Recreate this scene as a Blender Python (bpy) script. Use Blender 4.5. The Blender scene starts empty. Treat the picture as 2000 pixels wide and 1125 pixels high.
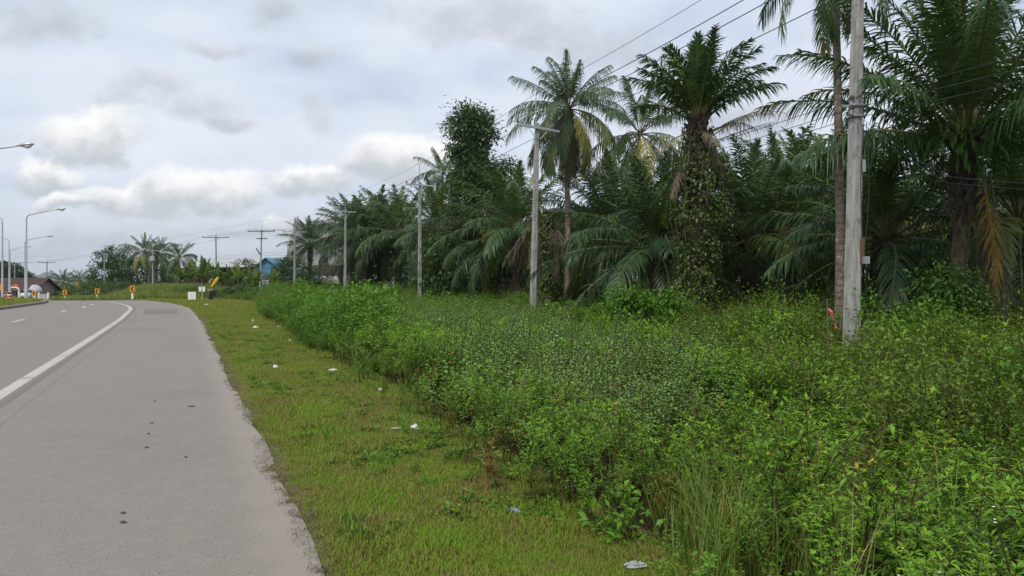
import bpy, math, random
import numpy as np
from mathutils import Vector

USE_HAZE = True
SC = bpy.context.scene
COL = SC.collection
R = math.radians
rng = np.random.RandomState(7)
random.seed(7)

# ------------------------------------------------------------------ camera
F = 1444.0                                   # focal length in photo pixels (2000 wide)
HOR = 548.0                                  # horizon row of the photo
CAMZ = 1.6
cam = bpy.data.cameras.new('camera')
cam.lens = 26.0; cam.sensor_width = 36.0
cam.shift_y = -(562.5 - HOR) / 2000.0
cam.clip_start = 0.05; cam.clip_end = 12000
cam_o = bpy.data.objects.new('camera', cam); COL.objects.link(cam_o)
cam_o.location = (0, 0, CAMZ); cam_o.rotation_euler = (R(90), 0, 0)
SC.camera = cam_o

# ------------------------------------------------------------------ colour management / render
SC.view_settings.view_transform = 'Standard'; SC.view_settings.look = 'None'
SC.view_settings.exposure = 0.2; SC.view_settings.gamma = 1.0
SC.view_settings.use_curve_mapping = False
SC.render.engine = 'CYCLES'
cy = SC.cycles
cy.use_denoising = True
try:
    cy.denoiser = 'OPENIMAGEDENOISE'; cy.denoising_prefilter = 'ACCURATE'; cy.denoising_input_passes = 'RGB_ALBEDO_NORMAL'
except Exception: pass
cy.max_bounces = 5; cy.diffuse_bounces = 3; cy.glossy_bounces = 2; cy.transmission_bounces = 3
cy.transparent_max_bounces = 6; cy.volume_bounces = 0
cy.caustics_reflective = False; cy.caustics_refractive = False

# ------------------------------------------------------------------ sun
SUN_EL, SUN_AZ = R(52), R(205)               # azimuth clockwise from +Y: behind the camera, a little to its left
sun = bpy.data.lights.new('sun', 'SUN'); sun.energy = 2.2; sun.angle = R(12); sun.color = (1.0, 0.92, 0.79)
sun_o = bpy.data.objects.new('sun', sun); COL.objects.link(sun_o)
sd = Vector((math.sin(SUN_AZ) * math.cos(SUN_EL), math.cos(SUN_AZ) * math.cos(SUN_EL), math.sin(SUN_EL)))
sun_o.rotation_euler = sd.to_track_quat('Z', 'Y').to_euler()
sun_o.location = (0, 0, 60)

# ------------------------------------------------------------------ small node helper
class NT:
    def __init__(s, tree): s.t = tree; s.n = tree.nodes; s.l = tree.links
    def new(s, typ, **kw):
        nd = s.n.new(typ)
        for k, v in kw.items(): setattr(nd, k, v)
        return nd
    def put(s, sock, v):
        if isinstance(v, bpy.types.NodeSocket): s.l.new(v, sock)
        elif v is not None:
            if hasattr(sock.default_value, '__len__') and not hasattr(v, '__len__'): v = (v,) * len(sock.default_value)
            if hasattr(v, '__len__') and len(v) == 3 and len(sock.default_value) == 4: v = (*v, 1.0)
            sock.default_value = v
    def m(s, op, a, b=None, c=None, clamp=False):
        nd = s.new('ShaderNodeMath', operation=op); nd.use_clamp = clamp
        s.put(nd.inputs[0], a); s.put(nd.inputs[1], b)
        if c is not None: s.put(nd.inputs[2], c)
        return nd.outputs[0]
    def mix(s, f, a, b, blend='MIX'):
        nd = s.new('ShaderNodeMix', data_type='RGBA', blend_type=blend)
        s.put(nd.inputs[0], f); s.put(nd.inputs[6], a); s.put(nd.inputs[7], b)
        return nd.outputs[2]
    def noise(s, vec, scale, detail=4, rough=0.55, dist=0.0):
        nd = s.new('ShaderNodeTexNoise'); s.put(nd.inputs['Vector'], vec)
        nd.inputs['Scale'].default_value = scale; nd.inputs['Detail'].default_value = detail
        nd.inputs['Roughness'].default_value = rough; nd.inputs['Distortion'].default_value = dist
        return nd.outputs['Fac']
    def smooth(s, v, lo, hi, a=0.0, b=1.0):
        nd = s.new('ShaderNodeMapRange', interpolation_type='SMOOTHSTEP')
        s.put(nd.inputs[0], v); s.put(nd.inputs[1], lo); s.put(nd.inputs[2], hi); s.put(nd.inputs[3], a); s.put(nd.inputs[4], b)
        return nd.outputs[0]
    def comb(s, x, y, z):
        nd = s.new('ShaderNodeCombineXYZ'); s.put(nd.inputs[0], x); s.put(nd.inputs[1], y); s.put(nd.inputs[2], z)
        return nd.outputs[0]
    def sep(s, v):
        nd = s.new('ShaderNodeSeparateXYZ'); s.put(nd.inputs[0], v); return nd.outputs

# ------------------------------------------------------------------ world: Nishita sky behind broken cloud
W = bpy.data.worlds.new('World'); SC.world = W; W.use_nodes = True
W.node_tree.nodes.clear(); w = NT(W.node_tree)
sky = w.new('ShaderNodeTexSky', sky_type='NISHITA'); sky.sun_disc = False
sky.sun_elevation = SUN_EL; sky.sun_rotation = SUN_AZ; sky.air_density = 1.0; sky.dust_density = 2.0; sky.ozone_density = 1.5
bg_sky = w.new('ShaderNodeBackground'); w.l.new(sky.outputs[0], bg_sky.inputs[0]); bg_sky.inputs[1].default_value = 0.10
dirv = w.new('ShaderNodeTexCoord').outputs['Generated']
dx, dy, dz = w.sep(dirv)
fy = w.m('MAXIMUM', dy, 0.18)
front = w.smooth(dy, 0.18, 0.35)
u = w.m('DIVIDE', dx, fy); v = w.m('DIVIDE', dz, fy)
# cloud coordinates flatten towards the horizon
wx = w.noise(w.comb(u, v, 0.3), 7.0, 5, 0.6)
wy = w.noise(w.comb(u, v, 4.7), 7.0, 5, 0.6)
uw = w.m('ADD', u, w.m('MULTIPLY', w.m('SUBTRACT', wx, 0.5), 0.15))
vw = w.m('ADD', v, w.m('MULTIPLY', w.m('SUBTRACT', wy, 0.5), 0.10))
fine = w.noise(w.comb(u, w.m('MULTIPLY', v, 1.4), 1.3), 16.0, 6, 0.62)
flat = w.m('DIVIDE', 1.0, w.m('ADD', w.m('MAXIMUM', dz, 0.0), 0.22))
big = w.noise(w.comb(w.m('MULTIPLY', dx, flat), w.m('MULTIPLY', dy, flat), 0.0), 1.1, 5, 0.55)
# veil: pale blue-grey high cloud nearly everywhere
veil_c = w.mix(w.smooth(big, 0.35, 0.68), (0.61, 0.68, 0.80), (0.76, 0.80, 0.87))
veil_c = w.mix(w.smooth(v, 0.16, 0.0), veil_c, (0.60, 0.66, 0.74))
cloud = veil_c
cover = w.smooth(big, 0.25, 0.52, 0.62, 0.97)
BL = [  # px, py, rx, ry, kind (1 = sunlit cumulus, 0 = grey)
    (950, 30, 210, 70, 0), (1150, 90, 160, 60, 0), (60, 40, 160, 60, 0), (545, 15, 75, 40, 0), (430, 78, 95, 24, 0), (625, 110, 60, 30, 0),
    (270, 180, 110, 42, 0), (370, 215, 120, 38, 0), (440, 245, 60, 22, 0), (618, 225, 42, 40, 0),
    (100, 345, 85, 36, 1), (165, 262, 125, 66, 1), (270, 392, 150, 42, 1), (400, 372, 155, 56, 1), (600, 352, 70, 40, 1),
    (765, 305, 130, 58, 1), (870, 290, 90, 45, 1), (540, 448, 40, 20, 1), (120, 400, 60, 22, 1), (420, 450, 220, 36, 0), (130, 480, 190, 34, 0), (1400, 220, 260, 60, 0)]
for (px, py, rx, ry, kind) in BL:
    cu, cv = (px - 1000) / F, (HOR - py) / F
    a = w.m('DIVIDE', w.m('SUBTRACT', uw, cu), rx / F); b = w.m('DIVIDE', w.m('SUBTRACT', vw, cv), ry / F)
    d = w.m('SQRT', w.m('ADD', w.m('MULTIPLY', a, a), w.m('MULTIPLY', b, b)))
    d = w.m('ADD', d, w.m('MULTIPLY', w.m('SUBTRACT', fine, 0.5), 1.35))
    mk = w.m('MULTIPLY', w.smooth(d, 1.15, 0.62 if kind else 0.15), front)
    lit = w.smooth(w.m('ADD', b, w.m('MULTIPLY', w.m('SUBTRACT', fine, 0.5), 2.4)), -0.75, 0.75)
    if kind: cc = w.mix(lit, (0.52, 0.555, 0.60), (0.95, 0.95, 0.94))
    else: cc = w.mix(lit, (0.46, 0.49, 0.535), (0.62, 0.65, 0.70)); mk = w.m('MULTIPLY', mk, 0.72)
    cloud = w.mix(mk, cloud, cc)
    cover = w.m('MAXIMUM', cover, mk)
# a clearer blue patch low on the left
bl = w.m('MULTIPLY', w.smooth(w.m('ABSOLUTE', w.m('SUBTRACT', v, 0.145)), 0.10, 0.02), w.smooth(u, -0.25, -0.6))
bg_cl = w.new('ShaderNodeBackground'); w.l.new(cloud, bg_cl.inputs[0]); bg_cl.inputs[1].default_value = 1.0
mixs = w.new('ShaderNodeMixShader'); w.l.new(cover, mixs.inputs[0]); w.l.new(bg_sky.outputs[0], mixs.inputs[1]); w.l.new(bg_cl.outputs[0], mixs.inputs[2])
wo = w.new('ShaderNodeOutputWorld'); w.l.new(mixs.outputs[0], wo.inputs[0])
W.cycles.sampling_method = 'MANUAL'; W.cycles.sample_map_resolution = 512

# ------------------------------------------------------------------ materials
def mat(name, fn):
    m = bpy.data.materials.new(name); m.use_nodes = True
    t = NT(m.node_tree); t.n.clear()
    out = t.new('ShaderNodeOutputMaterial')
    sh = fn(t); t.l.new(sh, out.inputs[0])
    return m
def principled(t, col, rough=0.8, spec=0.3, metal=0.0, bump=None, bstr=0.3, bdist=0.02):
    p = t.new('ShaderNodeBsdfPrincipled')
    t.put(p.inputs['Base Color'], col); t.put(p.inputs['Roughness'], rough); t.put(p.inputs['Specular IOR Level'], spec); t.put(p.inputs['Metallic'], metal)
    if bump is not None:
        b = t.new('ShaderNodeBump'); b.inputs['Strength'].default_value = bstr; b.inputs['Distance'].default_value = bdist
        t.l.new(bump, b.inputs['Height']); t.l.new(b.outputs[0], p.inputs['Normal'])
    return p.outputs[0]
def pos(t): return t.new('ShaderNodeNewGeometry').outputs['Position']
def objc(t): return t.new('ShaderNodeTexCoord').outputs['Object']
def plain(name, c, rough=0.6, spec=0.3, metal=0.0, var=0.15, scale=3.0):
    def f(t):
        n = t.noise(objc(t), scale, 5, 0.6)
        c2 = tuple(max(0, x * (1 - var)) for x in c); c3 = tuple(min(1, x * (1 + var)) for x in c)
        return principled(t, t.mix(n, c2, c3), rough, spec, metal)
    return mat(name, f)
def leaf(name, stops, trans=0.28, rough=0.5, spec=0.25, ivar=0.25, patch=0.0, pscale=0.25):
    """leaf colour from the per-leaf tint (0..1), varied a little plant by plant"""
    def f(t):
        at = t.new('ShaderNodeAttribute', attribute_name='tint').outputs['Fac']
        rnd = t.new('ShaderNodeObjectInfo').outputs['Random']
        f_ = t.m('ADD', at, t.m('MULTIPLY', t.m('SUBTRACT', rnd, 0.5), ivar))
        if patch:
            f_ = t.m('ADD', f_, t.m('MULTIPLY', t.m('SUBTRACT', t.noise(pos(t), pscale, 3, 0.6), 0.5), patch))
        cr = t.new('ShaderNodeValToRGB'); t.l.new(f_, cr.inputs[0])
        el = cr.color_ramp.elements
        el[0].position, el[0].color = stops[0][0], (*stops[0][1], 1); el[1].position, el[1].color = stops[-1][0], (*stops[-1][1], 1)
        for p_, c_ in stops[1:-1]:
            e = el.new(p_); e.color = (*c_, 1)
        c = cr.outputs[0]
        p = principled(t, c, rough, spec)
        tr = t.new('ShaderNodeBsdfTranslucent'); t.l.new(t.mix(0.5, c, (0.16, 0.22, 0.02)), tr.inputs[0])
        mx = t.new('ShaderNodeMixShader'); mx.inputs[0].default_value = trans
        t.l.new(p, mx.inputs[1]); t.l.new(tr.outputs[0], mx.inputs[2])
        return mx.outputs[0]
    return mat(name, f)

M = {}
M['oil_frond'] = leaf('oil_palm_frond', [(0, (0.018, 0.044, 0.018)), (0.5, (0.050, 0.112, 0.032)), (0.8, (0.11, 0.185, 0.046)), (1, (0.24, 0.22, 0.045))], 0.22, 0.42, 0.35, 0.3)
M['coco_frond'] = leaf('coconut_frond', [(0, (0.034, 0.068, 0.032)), (0.5, (0.065, 0.12, 0.045)), (0.8, (0.14, 0.19, 0.05)), (1, (0.32, 0.25, 0.05))], 0.22, 0.42, 0.35, 0.15)
M['rachis'] = plain('frond_stalk', (0.13, 0.13, 0.045), 0.6, 0.3)
M['dead_frond'] = leaf('dead_frond', [(0, (0.09, 0.075, 0.055)), (0.6, (0.19, 0.16, 0.12)), (1, (0.30, 0.26, 0.20))], 0.1, 0.8, 0.1, 0.1)
M['yellow_frond'] = leaf('yellow_dead_frond', [(0, (0.13, 0.095, 0.045)), (0.5, (0.30, 0.185, 0.045)), (1, (0.42, 0.29, 0.07))], 0.25, 0.6, 0.2, 0.1)
M['tree_leaf'] = leaf('broad_leaf', [(0, (0.02, 0.048, 0.016)), (0.5, (0.046, 0.10, 0.026)), (1, (0.11, 0.19, 0.038))], 0.25, 0.4, 0.35, 0.2)
M['tree_leaf_pale'] = leaf('pale_broad_leaf', [(0, (0.035, 0.065, 0.02)), (0.5, (0.065, 0.12, 0.03)), (1, (0.12, 0.19, 0.04))], 0.25, 0.45, 0.3, 0.2)
M['ivy'] = leaf('ivy_leaf', [(0, (0.022, 0.05, 0.014)), (0.5, (0.06, 0.11, 0.024)), (1, (0.14, 0.19, 0.045))], 0.25, 0.4, 0.35, 0.2)
M['fern'] = leaf('fern_leaf', [(0, (0.03, 0.075, 0.014)), (0.5, (0.055, 0.13, 0.022)), (1, (0.10, 0.19, 0.03))], 0.3, 0.5, 0.25, 0.2)
M['banana'] = leaf('banana_leaf', [(0, (0.045, 0.085, 0.02)), (0.5, (0.09, 0.16, 0.035)), (1, (0.19, 0.27, 0.06))], 0.35, 0.4, 0.3, 0.3)
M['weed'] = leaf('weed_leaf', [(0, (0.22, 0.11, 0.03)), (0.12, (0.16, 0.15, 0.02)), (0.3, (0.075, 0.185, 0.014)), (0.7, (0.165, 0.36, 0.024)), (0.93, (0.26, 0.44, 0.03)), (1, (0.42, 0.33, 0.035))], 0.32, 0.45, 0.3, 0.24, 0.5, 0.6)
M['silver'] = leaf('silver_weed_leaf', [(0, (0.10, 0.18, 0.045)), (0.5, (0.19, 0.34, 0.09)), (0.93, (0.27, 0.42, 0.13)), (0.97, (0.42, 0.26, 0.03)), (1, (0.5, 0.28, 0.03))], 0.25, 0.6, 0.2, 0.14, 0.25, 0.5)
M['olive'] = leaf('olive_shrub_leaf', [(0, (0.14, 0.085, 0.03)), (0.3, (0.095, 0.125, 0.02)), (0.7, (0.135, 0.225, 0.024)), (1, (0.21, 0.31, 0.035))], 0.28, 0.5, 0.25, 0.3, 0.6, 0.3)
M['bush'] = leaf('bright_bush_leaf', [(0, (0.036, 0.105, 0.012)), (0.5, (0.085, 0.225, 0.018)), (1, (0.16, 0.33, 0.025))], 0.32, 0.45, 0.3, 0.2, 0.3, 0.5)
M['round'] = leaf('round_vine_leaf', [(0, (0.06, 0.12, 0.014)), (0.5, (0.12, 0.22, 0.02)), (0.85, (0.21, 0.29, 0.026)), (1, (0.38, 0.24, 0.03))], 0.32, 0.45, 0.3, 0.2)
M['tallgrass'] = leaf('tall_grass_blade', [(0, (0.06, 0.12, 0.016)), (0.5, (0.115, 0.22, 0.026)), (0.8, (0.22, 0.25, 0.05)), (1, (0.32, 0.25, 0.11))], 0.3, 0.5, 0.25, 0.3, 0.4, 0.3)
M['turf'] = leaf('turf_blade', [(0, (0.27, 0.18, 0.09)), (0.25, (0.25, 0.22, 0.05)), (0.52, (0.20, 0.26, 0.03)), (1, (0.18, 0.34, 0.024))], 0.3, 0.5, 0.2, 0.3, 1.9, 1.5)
M['stem'] = plain('weed_stem', (0.055, 0.045, 0.024), 0.8, 0.1, 0, 0.4)
M['deadstem'] = plain('dead_stem', (0.16, 0.12, 0.075), 0.85, 0.1, 0, 0.4)
M['flower'] = plain('white_petal', (0.75, 0.74, 0.68), 0.7, 0.2)
def bark(name, a, b, ringscale=None, sc=8.0):
    def f(t):
        p = objc(t); x, y, z = t.sep(p)
        n = t.noise(t.comb(x, y, t.m('MULTIPLY', z, 0.35)), sc, 6, 0.65)
        c = t.mix(t.smooth(n, 0.35, 0.65), a, b); h = n
        if ringscale:
            rr = t.m('SINE', t.m('ADD', t.m('MULTIPLY', z, ringscale), t.m('MULTIPLY', n, 5.0)))
            c = t.mix(t.smooth(rr, 0.4, 1.0, 0, 0.55), c, tuple(q * 0.55 for q in a)); h = t.m('SUBTRACT', n, t.m('MULTIPLY', rr, 0.12))
            li = t.noise(p, 5.0, 3, 0.6)
            c = t.mix(t.smooth(li, 0.6, 0.68), c, (0.33, 0.32, 0.29))
        return principled(t, c, 0.9, 0.15, 0, h, 0.6, 0.04)
    return mat(name, f)
M['coco_bark'] = bark('coconut_bark', (0.14, 0.112, 0.09), (0.235, 0.20, 0.17), 34.0, 12.0)
M['oil_bark'] = bark('oil_palm_bark', (0.032, 0.024, 0.018), (0.095, 0.075, 0.058), None, 9.0)
M['tree_bark'] = bark('tree_bark', (0.07, 0.058, 0.044), (0.17, 0.15, 0.125), None, 7.0)
def f_conc(t):
    p = objc(t); x, y, z = t.sep(p)
    n = t.noise(t.comb(x, y, t.m('MULTIPLY', z, 0.15)), 9.0, 6, 0.65); n2 = t.noise(p, 2.2, 4, 0.6)
    c = t.mix(t.smooth(n, 0.33, 0.7), (0.23, 0.23, 0.225), (0.42, 0.415, 0.395))
    c = t.mix(t.smooth(n2, 0.52, 0.68, 0, 0.75), c, (0.14, 0.14, 0.13))
    c = t.mix(t.smooth(t.noise(t.comb(x, y, t.m('MULTIPLY', z, 0.05)), 22.0, 4, 0.7), 0.55, 0.72, 0, 0.6), c, (0.10, 0.10, 0.095))
    sp = t.noise(p, 55.0, 2, 0.5)
    c = t.mix(t.smooth(sp, 0.66, 0.72, 0, 0.7), c, (0.10, 0.10, 0.095))
    return principled(t, c, 0.9, 0.2, 0, n, 0.3, 0.01)
M['pole_concrete'] = mat('pole_concrete', f_conc)
M['galv'] = plain('galvanised_steel', (0.42, 0.43, 0.45), 0.45, 0.5, 0.6)
M['lamp_pole'] = plain('lamp_pole_paint', (0.40, 0.42, 0.45), 0.5, 0.4, 0.3, 0.08)
M['darkmetal'] = plain('dark_fitting', (0.045, 0.045, 0.05), 0.6, 0.3)
M['porcelain'] = plain('brown_porcelain', (0.075, 0.06, 0.055), 0.3, 0.5)
M['wire'] = plain('wire', (0.03, 0.032, 0.042), 0.5, 0.4)
M['white_paint'] = plain('white_paint', (0.74, 0.73, 0.70), 0.6, 0.3, 0, 0.06)
M['sign_yellow'] = plain('sign_orange_yellow', (0.66, 0.28, 0.025), 0.5, 0.4, 0, 0.06)
M['sign_black'] = plain('sign_black', (0.012, 0.012, 0.013), 0.5, 0.4)
M['sign_blue'] = plain('sign_blue', (0.025, 0.06, 0.30), 0.5, 0.4)
M['red_paint'] = plain('red_paint', (0.42, 0.045, 0.03), 0.5, 0.3)
M['lens'] = plain('lamp_glass', (0.55, 0.55, 0.52), 0.2, 0.5, 0, 0.05)
def f_road(t):
    p = pos(t); d = t.new('ShaderNodeAttribute', attribute_name='lat').outputs['Fac']     # metres left of the road edge
    g = t.noise(p, 95.0, 5, 0.8); mid = t.noise(p, 6.0, 5, 0.6); bigp = t.noise(p, 0.35, 4, 0.6)
    c = t.mix(t.smooth(g, 0.3, 0.72), (0.140, 0.126, 0.113), (0.308, 0.277, 0.250))
    c = t.mix(t.smooth(mid, 0.4, 0.75, 0, 0.35), c, (0.29, 0.255, 0.232))
    c = t.mix(t.smooth(bigp, 0.5, 0.72, 0, 0.35), c, (0.165, 0.145, 0.132))
    st = t.noise(p, 45.0, 3, 0.6)
    c = t.mix(t.smooth(st, 0.64, 0.70, 0, 0.7), c, (0.42, 0.37, 0.33))
    st2 = t.noise(t.comb(*[t.m('ADD', q, 3.7) for q in t.sep(p)]), 38.0, 3, 0.6)
    c = t.mix(t.smooth(st2, 0.62, 0.70, 0, 0.75), c, (0.10, 0.09, 0.085))
    # sandy dust gathered along the verge, worn lighter wheel band
    e = t.m('ADD', d, t.m('MULTIPLY', t.m('SUBTRACT', t.noise(p, 3.0, 5, 0.65), 0.5), 0.7))
    c = t.mix(t.smooth(e, 0.45, 0.0, 0, 0.5), c, (0.315, 0.28, 0.245))
    c = t.mix(t.smooth(e, 0.03, -0.12, 0, 0.9), c, (0.085, 0.062, 0.04))
    # the traffic lanes are an older, slightly cooler surface; faint seams
    c = t.mix(t.smooth(d, 2.85, 2.9, 0, 0.55), c, t.mix(t.smooth(g, 0.3, 0.72), (0.155, 0.140, 0.127), (0.278, 0.251, 0.229)))
    for q in (2.55, 4.7, 6.35):
        s_ = t.m('ABSOLUTE', t.m('SUBTRACT', t.m('ADD', d, t.m('MULTIPLY', t.m('SUBTRACT', mid, 0.5), 0.03)), q))
        c = t.mix(t.smooth(s_, 0.02, 0.0, 0, 0.55), c, (0.12, 0.105, 0.095))
    hgt = t.m('ADD', g, t.m('MULTIPLY', st, 0.5))
    return principled(t, c, 0.85, 0.25, 0, hgt, 0.35, 0.006)
M['road'] = mat('weathered_asphalt', f_road)
def f_mark(t):
    p = pos(t); n = t.noise(p, 30.0, 5, 0.7); n2 = t.noise(p, 4.0, 4, 0.6)
    c = t.mix(t.smooth(n, 0.55, 0.75), (0.44, 0.425, 0.40), (0.27, 0.25, 0.235))
    c = t.mix(t.smooth(n2, 0.5, 0.75, 0, 0.7), c, (0.30, 0.28, 0.26))
    return principled(t, c, 0.8, 0.25)
M['marking'] = mat('worn_white_marking', f_mark)
M['patch'] = plain('fresh_asphalt_patch', (0.18, 0.16, 0.149), 0.9, 0.2, 0, 0.15, 20)
def f_ground(t):
    p = pos(t); n = t.noise(p, 0.6, 5, 0.6); n1 = t.noise(p, 5.0, 5, 0.65); n2 = t.noise(p, 40.0, 4, 0.7)
    wet = t.new('ShaderNodeAttribute', attribute_name='cover').outputs['Fac']      # 0 = mown verge, 1 = soil under the weeds
    gr = t.mix(t.smooth(n1, 0.35, 0.65), (0.11, 0.155, 0.024), (0.17, 0.165, 0.045))
    gr = t.mix(t.smooth(n, 0.45, 0.65, 0, 0.7), gr, (0.20, 0.15, 0.075))
    gr = t.mix(t.smooth(n2, 0.42, 0.66, 0, 0.85), gr, (0.055, 0.045, 0.022))
    so = t.mix(t.smooth(n2, 0.35, 0.65), (0.024, 0.018, 0.011), (0.070, 0.052, 0.030))
    c = t.mix(wet, gr, so)
    return principled(t, c, 0.95, 0.1, 0, t.m('ADD', n1, n2), 0.6, 0.05)
M['ground'] = mat('ground', f_ground)
M['kerb'] = plain('dirty_kerb', (0.21, 0.17, 0.135), 0.9, 0.15, 0, 0.35, 2.5)
def f_rock(t):
    p = pos(t); n = t.noise(p, 0.011, 8, 0.68, 0.6); n2 = t.noise(t.comb(t.sep(p)[0], t.sep(p)[1], t.m("MULTIPLY", t.sep(p)[2], 0.3)), 0.07, 8, 0.75)
    c = t.mix(t.smooth(n2, 0.4, 0.62), (0.13, 0.13, 0.125), (0.40, 0.39, 0.37))
    c = t.mix(t.smooth(n, 0.54, 0.64), c, (0.07, 0.095, 0.04))
    return principled(t, c, 0.95, 0.1, 0, n2, 1.0, 6.0)
M['rock'] = mat('limestone', f_rock)
M['hill'] = plain('wooded_hill', (0.045, 0.07, 0.03), 0.95, 0.05, 0, 0.4, 0.02)
def f_roof(t):
    p = objc(t); x, y, z = t.sep(p)
    s_ = t.m('SINE', t.m('MULTIPLY', z, 28.0)); n = t.noise(p, 1.6, 5, 0.65)
    at = t.new('ShaderNodeAttribute', attribute_name='tint').outputs['Fac']
    c = t.mix(t.smooth(n, 0.35, 0.68), (0.20, 0.205, 0.21), (0.33, 0.33, 0.325))
    c = t.mix(t.smooth(s_, 0.5, 1.0, 0, 0.5), c, (0.12, 0.12, 0.12))
    return principled(t, c, 0.8, 0.2)
M['grey_tile'] = mat('grey_roof_tiles', f_roof)
M['brown_roof'] = plain('brown_roof_sheet', (0.105, 0.07, 0.058), 0.8, 0.2, 0, 0.35, 1.5)
M['dark_roof'] = plain('dark_brown_roof', (0.065, 0.042, 0.042), 0.8, 0.2, 0, 0.3, 1.2)
def f_metal(c0, c1):
    def f(t):
        p = objc(t); x, y, z = t.sep(p)
        s_ = t.m('SINE', t.m('MULTIPLY', x, 9.0)); n = t.noise(p, 0.5, 4, 0.6)
        return principled(t, t.mix(t.m('ADD', t.m('MULTIPLY', s_, 0.25), t.smooth(n, 0.3, 0.7), clamp=True), c0, c1), 0.6, 0.3)
    return f
M['grey_metal'] = mat('grey_metal_sheet', f_metal((0.30, 0.31, 0.32), (0.42, 0.43, 0.43)))
M['blue_metal'] = mat('blue_metal_sheet', f_metal((0.06, 0.17, 0.31), (0.10, 0.25, 0.41)))
M['wall_grey'] = plain('grey_render', (0.40, 0.41, 0.42), 0.9, 0.15, 0, 0.12, 1.0)
M['wall_tan'] = plain('tan_render', (0.27, 0.21, 0.18), 0.9, 0.15, 0, 0.2, 1.0)
M['wall_orange'] = plain('orange_render', (0.48, 0.17, 0.09), 0.9, 0.15, 0, 0.15, 1.0)
M['wood'] = plain('brown_wood', (0.13, 0.085, 0.055), 0.8, 0.2, 0, 0.3, 4)
M['window'] = plain('dark_glass', (0.03, 0.035, 0.04), 0.1, 0.6)
M['carpaint'] = plain('white_car_paint', (0.70, 0.71, 0.72), 0.3, 0.5, 0, 0.04)
M['rubber'] = plain('black_rubber', (0.02, 0.02, 0.021), 0.9, 0.2)
M['plastic'] = plain('white_plastic_film', (0.62, 0.63, 0.63), 0.35, 0.4, 0, 0.2, 20)
M['plastic_blue'] = plain('bluish_plastic_film', (0.30, 0.32, 0.62), 0.35, 0.4, 0, 0.5, 18)
M['plastic_grey'] = plain('dirty_clear_plastic', (0.32, 0.34, 0.34), 0.35, 0.4, 0, 0.3, 18)
M['ribbon'] = plain('pink_ribbon', (0.68, 0.15, 0.15), 0.6, 0.3, 0, 0.15)
M['dryleaf'] = plain('dry_leaf', (0.10, 0.085, 0.075), 0.9, 0.1, 0, 0.4, 30)
M['adv_yellow'] = plain('faded_yellow_board', (0.62, 0.42, 0.03), 0.7, 0.2, 0, 0.3, 5)
M['adv_brown'] = plain('faded_brown_board', (0.30, 0.20, 0.14), 0.8, 0.2, 0, 0.3, 5)

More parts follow.
